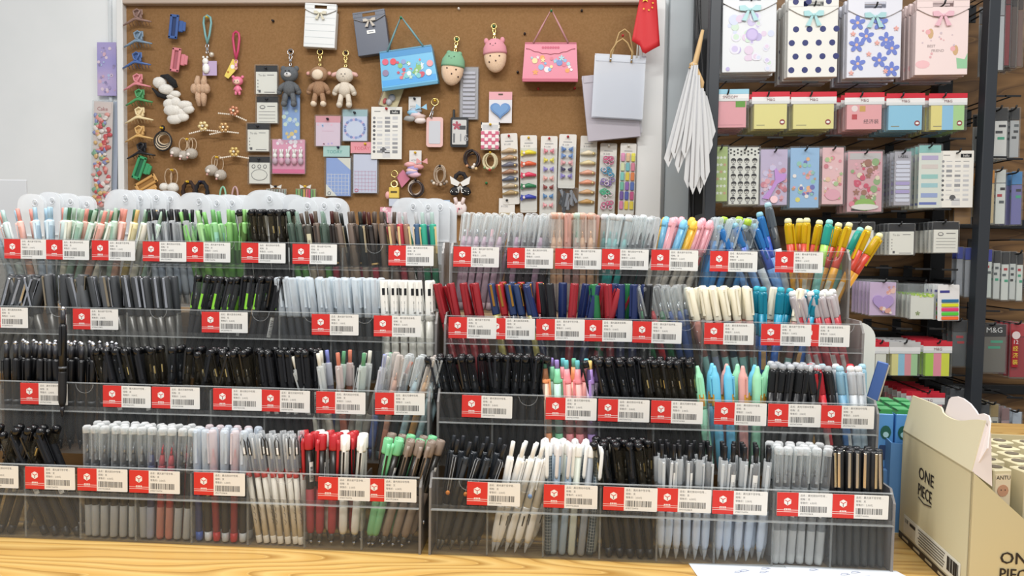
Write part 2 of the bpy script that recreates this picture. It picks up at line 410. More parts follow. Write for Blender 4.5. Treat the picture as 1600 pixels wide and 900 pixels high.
def pen_click(body, grip=None, plunger='222428', clipc='222428', tip=None, stick=None, wire=False, ball=None, L=147, r=4.9, slot=None, ring=None, text=None, name='retractable_pen', upper=None, dome=False):
    o = P0(name); C_ = lambda c, q=.35: mat(c, q) if isinstance(c, str) else c
    tp = C_(tip, .25) if tip else CHROME
    MB(.001).lathe([(.5, 0), (1.2, 2), (2.4, 8), (r-1.6, 14)], tp, 8).build('tip', o)
    MB(.001).lathe([(r-1.6, 14), (r-.3, 20), (r+.3, 34), (r, 60), (r, 62)], C_(grip or body, .6), 10).build('grip', o)
    b = MB(.001); b.lathe([(r, 62), (r, 124), (r-.6, 127)], C_(body), 10)
    if ring: b.lathe([(r+.15, 66), (r+.3, 67), (r+.15, 69)], C_(ring, .3), 10)
    if slot: b.box((0, -r+.3, 44), (2.2, 1.2, 14), C_(slot), .5)
    b.build('barrel', o)
    if upper: MB(.001).lathe([(r+.25, 96), (r+.3, 98), (r+.3, 127), (r-.3, 129)], C_(upper), 10).build('top_collar', o)
    if dome: MB(.001).lathe([(r-1.6, 126), (r-1.6, L-3)], C_(plunger), 8).lathe([(r-1.7, L-3), (r-1.9, L), (1.2, L+1.6), (0, L+2)], CHROME, 8).build('plunger', o)
    else: MB(.001).lathe([(r-2, 126), (r-2, L-1), (r-2.6, L)], C_(plunger), 8).build('plunger', o)
    clip_mb(84 if not ball else 78, 125, r, 3.4, C_(clipc), ball, wire=wire).build('clip', o)
    if stick: sticker_mb(r, 74, 112, -60, 20, mat(stick, .5)).build('barcode_sticker', o)
    if text: sticker_mb(r, 88, 118, -60, 0, mat(text, .5), False).build('foil_mark', o)
    return o
def pen_hook(top, body, upper='26231f', L=146, r=5.5):
    o = P0('retractable_pen'); T = mat(top, .35)
    MB(.001).lathe([(.5, 0), (1.2, 2), (3, 6)], CHROME, 8).lathe([(2.6, 6), (3.4, 9), (3.8, 16)], mat('4a463c', .3), 8).build('tip', o)
    MB(.001).lathe([(3.8, 16), (r-.4, 20), (r, 26), (r, 74)], mat(body, .65), 10).build('grip', o)
    MB(.001).lathe([(r-.2, 74), (r-.1, 76), (r-.1, 130)], mat(upper, .25), 10).build('barrel', o)
    c = MB(.001); c.lathe([(r+.5, 126), (r+.9, 128), (r+.9, L-1), (r, L), (r-1.6, L), (r-1.6, L-3), (0, L-3)], T, 12); c.lathe([(0, L-2.9), (r-1.7, L-2.9)], BLACK, 10); co = c.build('top_ring', o)
    k = MB(.001); k.tube([(0, -r-.6, L-6), (0, -r-2.4, L-12), (0, -r-2.2, 112), (0, -r-1.4, 86)], [3.2, 2.8, 2.6, 2.2], T, 6)
    k.box((0, -r-4.6, 110), (2.6, .8, 32), mat('17140f', .3), .3); k.build('clip', co)
    sticker_mb(r, 84, 110, 0, 60, WHITE).build('barcode_sticker', o)
    return o
def pen_marker(cap, body, clipc='c9cbd0', L=146, r=5.9, cl=58, label=None, flat=True, top=None, name='marker_pen', metal=1., band=None):
    o = P0(name); C_ = lambda c, q=.3: mat(c, q) if isinstance(c, str) else c
    MB(.001).lathe([(r-1.4, 0), (r-.3, 1.5), (r, 4), (r, L-cl)], C_(body), 10).build('barrel', o)
    c = MB(.001); c.lathe([(r+.3, L-cl), (r+.5, L-cl+1), (r+.3, L-2), (r-.3, L), (0, L)], C_(cap), 12)
    co = c.build('cap', o)
    clip_mb(L-cl+12, L-2, r, 3.4, mat(clipc, .2, metal) if metal else C_(clipc)).build('clip', co)
    if band: MB(.001).lathe([(r+.35, L-cl-3), (r+.4, L-cl)], mat(band, .25, .8), 10).build('band', o)
    if label: 
        sticker_mb(r+.5, L-22, L-12, -140, -40, BLACK, False).build('black_label', co)
        sticker_mb(r+.5, L-52, L-25, -125, -55, WHITE).build('barcode_sticker', co)
    if top: MB(.001).lathe([(r-.6, L), (r-.8, L+.6), (0, L+.7)], C_(top), 10).build('cap_top', co)
    return o
def pen_erasable(capc, upper, lower, ball='e9ece8', L=146, r=5.8, clipc=None, mark=None):
    o = P0('erasable_pen'); cc = clear(capc, .5, .12, .3, capc)
    MB(.001).lathe([(.6, 0), (2.5, 7), (r-.6, 16), (r, 24), (r, 76)], mat(lower, .4), 10).build('barrel', o)
    MB(.001).lathe([(r, 76), (r+.1, 78), (r+.1, 108)], mat(upper, .35), 10).build('upper_barrel', o)
    c = MB(.001); c.lathe([(r+.1, 108), (r+.4, 110), (r+.4, 134), (r-.8, 139)], cc, 12); c.lathe([(2.0, 108), (2.0, 136)], mat(upper, .4), 6); co = c.build('cap', o)
    clip_mb(92, 137, r+.4, 3.6, cc if not clipc else mat(clipc)).build('clip', co)
    e = MB(.001); e.lathe([(r-1, 139), (r-.6, 141), (r-.9, 144), (r-2.5, L), (0, L+.4)], clear(ball, .8, .25, .2), 10); e.build('eraser', o)
    if mark: sticker_mb(r, 30, 56, -125, -55, mat(mark, .5), False).build('printed_mark', o)
    return o
def pen_stick(L=146, band='c8352f'):
    o = P0('gel_pen'); r = 3.7
    b = MB(.001); b.lathe([(r, 10), (r, 88)], mat('e6e1d6', .4), 8); b.build('barrel', o)
    m = MB(.001)
    for i in range(4): m.tube([(random.uniform(-1, 1), -r-.1, 26+i*9), (1.2, -r-.1, 30+i*9), (-1, -r-.1, 33+i*9)], .25, INK, 4)
    m.build('printed_mark', o)
    MB(.001).lathe([(r-.2, 0), (r+.3, 1), (r+.3, 9), (r, 10)], mat('f0ece2', .4), 8).build('end_plug', o)
    MB(.001).lathe([(r+.1, 88), (r+.2, 89), (r+.2, 95)], mat(band, .4), 8).build('band', o)
    c = MB(.001); c.lathe([(r+.6, 96), (r+1.2, 98), (r+1.2, 138), (r+.4, L)], clear('dfe3e6', .2, .08, .6), 10); c.lathe([(2.2, 96), (2.2, 112)], mat('2a3050'), 6); c.lathe([(1.5, 112), (1.5, 134), (.6, 140)], mat('e8e8ea', .3), 6); co = c.build('clear_head', o)
    k = MB(.001); k.tube([(-2.2, -r-2, 118), (-2.4, -r-3, 136), (0, -r-3, 142), (2.4, -r-3, 136), (2.2, -r-2, 118)], .8, mat('232529'), 5); k.box((0, -r-2.4, 124), (2.6, .8, 9), WHITE, .3); k.build('clip', co)
    return o
def pen_two(body, top, plunger, L=144, r=5.6, mark=None):
    o = P0('highlighter_pen')
    MB(.001).lathe([(r-2.6, 0), (r-1.6, 4), (r-.8, 12), (r, 22), (r, 44)], mat(top, .4), 10).build('lower_cap', o)
    b = MB(.001); b.lathe([(r, 45), (r, 112)], mat(body, .45), 10); b.build('barrel', o)
    m = MB(.001)
    for z in (60, 74, 88): m.ball((0, -r, z), (2.0, .3, 2.2), mat(mark or 'd9696a', .6), 7)
    m.build('printed_mark', o)
    t = MB(.001); t.lathe([(r+.1, 112), (r+.4, 114), (r+.2, 117), (r-1, 122), (r-1.6, 132)], mat(top, .4), 10); tt = t.build('collar', o)
    clip_mb(84, 118, r, 3.6, mat(top, .4)).build('clip', tt)
    MB(.001).lathe([(r-2.3, 132), (r-2.3, L-1), (r-3, L)], mat(plunger, .4), 8).build('plunger', o)
    return o
def pen_nub(body, low=None, L=142, r=6.2, mark='e0a23a'):
    o = P0('highlighter_pen'); b_ = mat(body, .45)
    MB(.001).lathe([(r-1.5, 0), (r-.3, 3), (r, 8), (r, 84)], mat(low or body, .45), 10).build('barrel', o)
    c = MB(.001); c.lathe([(r+.1, 84), (r+.3, 86), (r+.2, 124), (r-.8, 130), (r-2.6, 134), (r-3.2, L-3), (r-4.4, L)], b_, 10); co = c.build('cap', o)
    clip_mb(100, 128, r, 3.2, b_).build('clip', co)
    m = sticker_mb(r+.3, 88, 104, -120, -60, mat(mark, .5), False); m.build('printed_mark', o)
    return o
def pen_grid(dark, cap, plain=False, L=145, r=4.7):
    o = P0('gel_pen'); b = MB(.001); b.lathe([(r-1.5, 0), (r-.3, 2), (r, 5), (r, 132)], mat(dark, .4), 12)
    if not plain:
        ln = mat('aab2b4', .5)
        for z in range(6, 130, 4): b.lathe([(r+.06, z), (r+.06, z+.45)], ln, 12)
        for i in range(8): a = 2*PI*i/8; b.box((0, 0, 67), (.4, .3, 124), ln, 0, Matrix.Translation(((r+.02)*math.cos(a), (r+.02)*math.sin(a), 0)) @ Matrix.Rotation(a+PI/2, 4, 'Z'))
    b.build('barrel', o)
    c = MB(.001); c.lathe([(r+.4, 128), (r+.5, 129), (r+.5, 139), (r-.6, 143), (0, L)], mat(cap, .3), 12); co = c.build('cap_top', o)
    k = MB(.001); k.tube([(0, -1, L-2.5), (0, -r-1.2, L-4), (0, -r-2.2, L-9), (0, -r-2.2, 104), (0, -r-1.6, 100)], [2.0, 2.6, 2.6, 2.4, 1.6], mat(cap, .3), 8); k.build('clip', co)
    return o
# kinds of pen: look in words, builder
cl = clear
PK = {
 'cg_black': ('black-capped gel pen', lambda: pen_capgel('1b1c1f', cap=cl('3a3d40', .12, .06, .5, 'd2d4d6'), end='1c1d20', top=mat('101114', .15), clipm=mat('15161a', .15))),
 'cg_gold': ('black-capped gold-foil gel pen', lambda: pen_capgel('1b1a17', cap=cl('4a463c', .12, .06, .45, 'dcd8ce'), end='1c1d20', top=mat('101114', .15), clipm=mat('1b1813', .15), foil=mat('cfb878', .3, .8))),
 'cg_label': ('black gel pen with barcode sticker', lambda: pen_capgel('1d1d1f', cap=cl('26272a', .55, .1, .4, '606264'), end='1c1d20', top=mat('0e0f11', .15), clipm=mat('15161a', .15), stick='dfe0dc')),
 'cg_greenlab': ('black-capped lime-label gel pen', lambda: pen_capgel('25262a', cap=cl('84888b', .15, .06, .45, 'c8ccce'), end='1c1d20', nib='d8dadd', top=mat('0e0f11', .15), clipm=mat('15161a', .15), foil=mat('86cf3a', .5), foil_low=True)),
 'cc_black': ('clear-capped black gel pen', lambda: pen_capgel('1c1d20', end='2a2c30', lower=cl('d6dce0', .55, .3, .3), top=cl('f4f6f7', .30, .1, .4))),
 'cc_blue': ('clear-capped blue gel pen', lambda: pen_capgel('1d2a5c', end='26408f', lower=cl('c9d2e4', .5, .3, .3), top=cl('f4f6f7', .30, .1, .4), nib='8088a0')),
 'cc_red': ('clear-capped red gel pen', lambda: pen_capgel('a32330', end='c53033', lower=cl('e6a898', .5, .3, .3), top=cl('f4f6f7', .30, .1, .4), nib='c03040')),
 'fr_black': ('frosted-cap black gel pen', lambda: pen_capgel('23252a', cap=cl('dfe8f1', .40, .3, .3), end='c6cacc', nib='55585c')),
 'fr_sticker': ('frosted-cap stickered black pen', lambda: pen_capgel('2a2b2a', cap=cl('dfe8f1', .40, .3, .3), end='d6dadc', nib='404346', stick='b8b48c')),
 'fr_blue': ('frosted-cap blue gel pen', lambda: pen_capgel('2a3a70', cap=cl('dbe6f2', .4, .3, .3), end='3a5aa8', nib='4060a8')),
 'fr_red': ('frosted-cap red gel pen', lambda: pen_capgel('8f2433', cap=cl('f0e2e6', .4, .3, .3), end='c53033', nib='c02038')),
 'fr_grey': ('frosted-cap slim grey pen', lambda: pen_capgel('33373c', cap=cl('e2ecf4', .42, .3, .3), end='33373c', nib='6a7076', lower=cl('4a5056', .6, .3, .3))),
 'hk_red': ('red hook-clip pen', lambda: pen_hook('b3252c', 'a5363c')),
 'hk_white': ('white hook-clip pen', lambda: pen_hook('ecebe6', 'e3e1da', 'a3a198')),
 'hk_green': ('mint hook-clip pen', lambda: pen_hook('74c08c', '7fbf8b')),
 'hk_taupe': ('taupe hook-clip pen', lambda: pen_hook('85766a', '8d7c6c')),
 'stick': ('slim white red-ringed pen', lambda: pen_stick()),
 'ck_black': ('matte black clicker pen', lambda: pen_click('17181b', '17181b', '1b1c20', '1b1c20', tip='222328')),
 'ck_dome': ('silver-domed black clicker pen', lambda: pen_click('131417', '131417', '2a2b30', '18191c', tip='222328', dome=True, ring='55585c', L=150)),
 'ck_orange': ('black orange-ball clicker pen', lambda: pen_click('202328', '3d3c38', '1d2025', '8e8f90', tip='5a5852', ball=mat('d8832c', .4), wire=True)),
 'ck_dk': ('dark grey clicker pen', lambda: pen_click('2b3036', '3d3c38', '24282e', '2b3036', tip='5a5852', text='3c4248')),
 'ck_white': ('white blue-ball clicker pen', lambda: pen_click('ecedea', 'ebebe8', 'f1f2f0', 'f1f2f0', tip=cl('e4e6e8', .4), ball=mat('7fa3d6', .3), slot='3b3934')),
 'ck_wlab': ('white lettered clicker pen', lambda: pen_click('f0efeb', 'ebebe8', 'f1f2f0', 'f1f2f0', tip=cl('e4e6e8', .4), text='cfcfcb', slot='3b3934')),
 'ck_wb': ('black-plunger clear clicker pen', lambda: pen_click(cl('cfd3d6', .30, .1, .5), 'cbd6e6', '15161a', cl('e2e6e8', .5, .1, .4), tip=cl('dde2e6', .4), upper=cl('dfe3e6', .3))),
 'ck_wbs': ('black-plunger stickered clear pen', lambda: pen_click(cl('9a9da0', .45, .1, .5), 'c3d2e6', '15161a', cl('e2e6e8', .5, .1, .4), tip=cl('dde2e6', .4), stick='e6e6e2')),
 'ck_clear': ('all-clear capped pen', lambda: pen_capgel(cl('b9bdc0', .45, .2, .4), cap=cl('e8ecee', .1, .05, .5), end='e2e4e4', lower=cl('dcdfdf', .6, .3, .3), top=cl('f4f6f7', .30, .1, .4), nib='7c7f84', r=5.0)),
 'ck_clears': ('clear barcode-stickered pen', lambda: pen_capgel(cl('a6abaf', .5, .2, .4), cap=cl('e8ecee', .1, .05, .5), end='e2e4e4', lower=cl('dcdfdf', .6, .3, .3), top=cl('f4f6f7', .30, .1, .4), nib='55585c', r=5.0, stick='e9e9e4')),
 'mk_chrome': ('dark flat-capped marker', lambda: pen_marker('3a3d40', '4b4a46', L=145)),
 'mk_chrome2': ('grey chrome-clip marker', lambda: pen_marker('515457', '3c3a36', L=145, clipc='b9a98e')),
 'mk_thin': ('black chrome-clip pen', lambda: pen_marker('232427', '33332f', r=4.6, L=146, clipc='d8cbb8', name='gel_pen')),
 'mk_white': ('white black-labelled marker', lambda: pen_marker('e6e6e1', 'dcdbd4', 'e6e6e1', r=5.6, label=True, metal=0, top='2a2a2c')),
 'mk_red': ('red capped marker', lambda: pen_marker('8c1c24', '8a2028', '8c1c24', metal=0, r=5.6)),
 'mk_redgold': ('red gold-clip felt pen', lambda: pen_marker('9c1f24', '7a1c20', 'cf9a4a', r=5.2, cl=45)),
 'mk_bluegold': ('blue gold-clip felt pen', lambda: pen_marker('24375f', '1c2436', 'cf9a4a', r=5.2, cl=45)),
 'mk_foil': ('blue foil-barrel felt pen', lambda: pen_marker('24375f', 'a8a05c', 'cf9a4a', r=5.2, cl=45)),
 'fe_navy': ('navy capped felt pen', lambda: pen_marker('1b2a58', '1a2142', '1b2a58', metal=0)),
 'fe_red': ('dark red capped felt pen', lambda: pen_marker('8f1f29', '6f1a22', '8f1f29', metal=0)),
 'fe_green': ('green capped felt pen', lambda: pen_marker('1f6a3e', '184a2e', '1f6a3e', metal=0)),
 'fe_black': ('black capped felt pen', lambda: pen_marker('1a1c20', '1b1d1f', '1a1c20', metal=0)),
 'ct_green': ('clear-capped green felt pen', lambda: pen_capgel('1f6a3e', end='1f6a3e', nib='c9ccd0')),
 'ct_red': ('clear-capped red felt pen', lambda: pen_capgel('b82c33', end='b82c33', nib='c9ccd0')),
 'ct_blue': ('clear-capped blue felt pen', lambda: pen_capgel('2f4a80', end='2f4a80', nib='c9ccd0')),
 'cr_pink': ('cream-capped pink brush pen', lambda: brush('d99a8e', '8fc0ba')),
 'cr_navy': ('cream-capped navy brush pen', lambda: brush('48536a', '9ac4c2')),
 'cr_white': ('cream-capped white brush pen', lambda: brush('dcd8d6', '8f97ad')),
 'er_teal': ('teal ball-top erasable pen', lambda: pen_erasable('1f98b4', '1f8fb0', '2a62b0', '39b3c8', mark='c9a06a')),
 'er_blue': ('blue two-tone erasable pen', lambda: pen_erasable('3f8fd6', '2e53b4', '6ea2e0', '8fc6dc')),
 'er_grey': ('grey two-tone erasable pen', lambda: pen_erasable('6f7a84', '3a3d3f', 'c9d2d8', 'a8cfdc')),
 'er_yel': ('yellow-red erasable pen', lambda: pen_erasable('e6c51e', 'c8402c', 'e2a32c', 'f0ecb8', mark='e6e0d0')),
 'er_mint': ('mint-green erasable pen', lambda: pen_erasable('3cbcae', '9ac658', '7cc4be', '9adcd8')),
 'er_black': ('grey-tipped black erasable pen', lambda: pen_erasable('2c2e30', '18191c', '1b1c1f', 'a9adb2', clipc='15161a')),
 'er_lab': ('black printed erasable pen', lambda: pen_erasable('34373a', '18191c', '1b1c1f', 'c0c4c8', clipc='15161a', mark='8a8d90')),
 'er_red': ('clear-topped red erasable pen', lambda: pen_erasable('d8d2d4', 'a8212d', 'a8343c', 'eceff0', mark='e8e4e0')),
 'er_clear': ('clear white-ball erasable pen', lambda: pen_erasable('dfe3e6', 'c3c8cc', '9fb4c4', 'f0f2f2')),
 'er_redchar': ('bright red printed pen', lambda: pen_erasable('d03440', 'd02c38', 'b8343c', 'd02c38', mark='efe9e2')),
 'er_sky': ('sky-blue printed pen', lambda: pen_erasable('a9d4e6', '7fb0cc', '3f74b0', 'a9d4e6', mark='dfe6ea')),
 'ba_pink': ('pink ball-cap pen', lambda: ballcap('e6a9b2')),
 'ba_blue': ('blue ball-cap pen', lambda: ballcap('7cc0e2')),
 'ba_yel': ('yellow ball-cap pen', lambda: ballcap('f0bf45')),
 'bb_blue': ('clear-cap bright blue pen', lambda: pen_capgel('3f93d8', end='7fb4e0', nib='b8bcc0', cap=cl('e6f0f4', .16, .06, .6))),
 'bb_lime': ('lime-topped clear pen', lambda: pen_capgel('5a6a74', end='5a6a74', top=cl('b2d63c', .8))),
 'pk_clear': ('pink clear-capped gel pen', lambda: pen_capgel('d3b4c6', end='e0c4cc', cap=cl('eff1f2', .15, .06, .7), nib='c9ccd0')),
 'pk_lab': ('pink stickered clear-capped pen', lambda: pen_capgel('d8bccb', end='e0c4cc', cap=cl('eff1f2', .15, .06, .7), nib='c9ccd0', foil=mat('dfb6c2', .5))),
 'fl_black': ('speckled black clear-capped pen', lambda: dotted('3c3438')),
 'fl_pink': ('speckled pink clear-capped pen', lambda: dotted('bf9cb4')),
 'pe_peach': ('peach square-cap pen', lambda: pen_capgel('e2b58f', end='cfc8c2', cap=cl('eddcd0', .25, .1, .5), nib='e8b890', top=cl('e8b9a4', .7), r=5.0, lower=cl('cfc6c2', .6))),
 'pe_rose': ('rose square-cap pen', lambda: pen_capgel('c9a196', end='cfc8c2', cap=cl('e6b2a4', .45, .1, .5), nib='b0a8a4', r=5.0, lower=cl('cfc6c2', .6))),
 'pe_grn': ('green-cored square-cap pen', lambda: pen_capgel('b98f86', end='cfc8c2', cap=cl('dbe4dc', .22, .1, .5), nib='58a878', top=cl('c9dccb', .7), r=5.0, lower=cl('cfc6c2', .6))),
 'te_lab': ('teal white-capped barcode pen', lambda: pen_capgel('35aaa6', end='2f9c9a', cap=cl('dfe8ea', .30, .2, .4), nib='2fa09c', top=cl('e9edef', .7, .3), stick='dfe6e6')),
 'cb_clear': ('clear black-cored pen', lambda: pen_capgel('2a2b2e', end='2f3033', cap=cl('e6eaec', .16, .06, .6), nib='3a3c40')),
 'tp_brown': ('brown-topped gold-clip clicker', lambda: pen_click('9d8873', '8f8074', cl('d0c4c8', .5), 'd8c08a', tip='6a5c50', upper='8a6a58', wire=False, name='retractable_pen')),
 'tp_red': ('red-topped gold-clip clicker', lambda: pen_click('a83240', 'b04450', cl('d0c4c8', .5), 'd8c08a', tip='8a3840', upper='a83240')),
 'tp_blue': ('navy-topped tan clicker', lambda: pen_click('9d8f86', '85787a', cl('d0d4d8', .5), 'd8c8b0', tip='5a5c60', upper='3a5674')),
 'tp_green': ('green-topped gold-clip clicker', lambda: pen_click('d0c4a0', '2f8560', cl('bcd8d0', .5), 'd8c08a', tip='2f8560', upper='2f9a80')),
 'br_tan': ('chunky taupe clicker pen', lambda: pen_click('93816f', '96826c', '5e5148', '3a332e', tip='6a5c50', upper='6a5c52', r=5.2)),
 'br_blk': ('black gold-print clicker pen', lambda: pen_click('201b18', 'a3283c', '4a1f1c', '241c18', tip='5a2c28', text='2c2420', ring='b89858')),
 'br_dk': ('black tan-grip clicker pen', lambda: pen_click('1f2422', '8c7866', '2a2e2c', 'b8a888', tip='6a5c50')),
 'gn_dark': ('dark green clear-top pen', lambda: pen_click('25322b', '5f9a4c', cl('8aa898', .5), '33463c', tip='3f6a3a', upper=cl('6a7c70', .5))),
 'gn_tan': ('tan-labelled dark pen', lambda: pen_click('4c4a42', 'b0a48c', '5a5248', '2a2e2c', tip='8a8068', stick='cfc8a8')),
 'gr_a': ('apple-green clicker pen', lambda: pen_click('7fb86a', '5f9c3c', '86c070', '7cb866', tip='6aa048', r=5.2)),
 'gr_b': ('pale green clicker pen', lambda: pen_click('a2cd92', '74ad48', 'a8d29a', '9ccb8c', tip='74ad48', r=5.2, text='6f9c66')),
 'gr_c': ('teal-label green clicker pen', lambda: pen_click('8ac086', '6ba544', '6fae6a', '86be80', tip='6aa048', r=5.2, stick='8fc4ac')),
 'gc_clear': ('black-plunger grey clear pen', lambda: pen_click(cl('b4b8bc', .35, .1, .5), 'a9b2bb', '202226', cl('d5d8da', .4), tip=cl('c0c4c8', .5), ring='303236')),
 'gc_lab': ('banded black-plunger clear pen', lambda: pen_click(cl('a0a4a8', .4, .1, .5), '9aa6b4', '202226', '2a2c30', tip=cl('c0c4c8', .5), ring='303236', upper=cl('d8dbde', .4))),
 'pa_white': ('ivory pastel-grip pen', lambda: pen_click('e9e4d4', 'd9d2bc', '3f6a4c', 'e2e8dc', tip='b9b49c')),
 'pa_mint': ('sage-green pastel pen', lambda: pen_click('bfd8c8', '8fa894', 'a8c4b0', 'd4e2d8', tip='8fa894', text='8fb09c')),
 'pa_pink': ('salmon-pink pastel pen', lambda: pen_click('e8b8ac', 'c99a80', 'e6988c', 'eec8c0', tip='b98a70', text='d09888')),
 'pa_blue': ('pale blue pastel pen', lambda: pen_click('c6dae6', 'b8c4d0', 'a8c8dc', 'd2e2ea', tip='8a949c', text='9ab0c0')),
 'pa_teal': ('pale teal pastel pen', lambda: pen_click('cfdfdc', 'b0bdb8', 'b8d4d0', 'dfe6e4', tip='8a9490')),
 'pa_yel': ('butter-yellow pastel pen', lambda: pen_click('ece2b4', 'b39a54', 'd8b878', 'f0e8c8', tip='a88c48', text='cfc49c')),
 'cp_white': ('white-plunger clear pen', lambda: pen_click(cl('d9dad4', .38, .08, .6), 'c8c8ba', 'e3e1d4', cl('e0e4e4', .4), tip='b4b4aa', upper=cl('dce0e0', .4))),
 'cp_orange': ('orange-plunger clear pen', lambda: pen_click(cl('c48470', .5, .08, .6), 'b06a54', 'cc7a62', cl('dcd4d0', .4), tip='9c604c', upper=cl('dcd8d8', .4))),
 'cp_green': ('green-plunger clear pen', lambda: pen_click(cl('b0c4b4', .4, .08, .6), 'a9b0a4', '5f9c74', cl('dce0dc', .4), tip='9aa098', upper=cl('d8e0dc', .4))),
 'cp_blue': ('violet-plunger clear pen', lambda: pen_click(cl('b8bcd4', .4, .08, .6), '5c74b4', '8088c8', cl('dcdce4', .4), tip='56689c', upper=cl('d8dae0', .4))),
 'mx_blue': ('clear-cap pale blue pen', lambda: pen_capgel('b8d4dc', end='8fb4b4', cap=cl('e6ecee', .2, .06, .6), nib='c8dce4', lower=mat('8fb8b8', .5))),
 'mx_tan': ('clear-cap tan pen', lambda: pen_capgel('cf9a5c', end='b08044', cap=cl('ece4da', .22, .06, .6), nib='d8a868', lower=mat('b8803c', .5))),
 'mx_peach': ('clear-cap peach pen', lambda: pen_capgel('d8a48c', end='b8705c', cap=cl('ece0da', .22, .06, .6), nib='e0b09c', lower=mat('c08068', .5))),
 'mx_dark': ('clear-cap charcoal pen', lambda: pen_capgel('33363a', end='4a5a58', cap=cl('e0e4e6', .2, .06, .6), nib='585c60')),
 'hl_or': ('orange two-ended highlighter', lambda: pen_two('e8c0a8', 'eb9a66', '6fbfa0', mark='d8876a')),
 'hl_gr': ('green two-ended highlighter', lambda: pen_two('b0d4c4', '7fccA0'.lower(), '9a84c8', mark='6aa88c')),
 'hl_pk': ('pink two-ended highlighter', lambda: pen_two('e8a49c', 'ec8f96', '6cc4cc', mark='cc4a50')),
 'hl_pu': ('purple two-ended highlighter', lambda: pen_two('c8b4cc', 'a888cc', 'f0d080', mark='9a7ab0')),
 'nu_mint': ('mint rounded highlighter', lambda: pen_nub('9adcb4', '8cc8ac')),
 'nu_blue': ('sky-blue rounded highlighter', lambda: pen_nub('6fc4e4', '62b0d4')),
 'nu_pink': ('dusty pink rounded highlighter', lambda: pen_nub('dba49c', 'c8908c')),
 'gd_grid': ('dark grid-pattern pen', lambda: pen_grid('34444e', 'e8ecec')),
 'gd_blue': ('slate-blue white-clip pen', lambda: pen_grid('93a5b4', 'dcd9d8', True)),
 'gd_sage': ('sage-grey white-clip pen', lambda: pen_grid('bfc4b8', 'e6e6e0', True)),
 'gd_grey': ('mid-grey white-clip pen', lambda: pen_grid('8e9398', 'e9ecec', True)),
}
def brush(body, low):
    o = P0('brush_pen'); r = 4.9
    b = MB(.001); b.lathe([(r-.4, 0), (r, 2), (r, 46), (r, 47)], mat(low, .45), 10); b.build('lower_barrel', o)
    b = MB(.001); b.lathe([(r, 47), (r, 98), (r-.3, 100)], mat(body, .45), 10)
    for z in (56, 68, 84): b.ball((1, -r, z), (1.0, .3, 1.0), WHITE, 6)
    b.build('barrel', o)
    c = MB(.001); c.lathe([(r+.5, 99), (r+.8, 100), (r+.6, 144), (r-.6, 146), (0, 146.5)], mat('e4dec8', .4), 12); co = c.build('cap', o)
    clip_mb(106, 144, r+.6, 4.2, mat('e9e4d0', .4)).build('clip', co); return o
def ballcap(c):
    o = P0('gel_pen'); r = 5.0
    MB(.001).lathe([(r-1, 0), (r, 3), (r, 92), (r-.4, 94)], mat('d6cfc4', .45), 10).build('barrel', o)
    sticker_mb(r, 40, 70, -130, -50, mat('dcd8d2', .5)).build('barcode_sticker', o)
    sticker_mb(r, 78, 91, -130, -50, mat('b8484a', .5), False).build('printed_mark', o)
    k = MB(.001); k.lathe([(r+.5, 92), (r+.7, 93), (r+.5, 132)], clear(c, .6, .25, .3), 12); k.lathe([(r+.5, 132), (r+1.2, 136), (r+1.0, 142), (r-1.5, 147), (0, 148)], mat(c, .35), 12); co = k.build('cap', o)
    clip_mb(98, 140, r+.6, 5.4, mat(c, .4)).build('clip', co); return o
def dotted(c):
    o = pen_capgel(c, end=c, cap=cl('eceef0', .15, .06, .7), nib='8c8e94')
    m = MB(.001); rd = random.Random(3)
    for i in range(34):
        a, z = rd.uniform(-PI, 0), rd.uniform(14, 92); m.ball((4.8*math.cos(a), 4.8*math.sin(a), z), .55, mat('e4d2da', .5), 5)
    m.build('printed_mark', o); return o
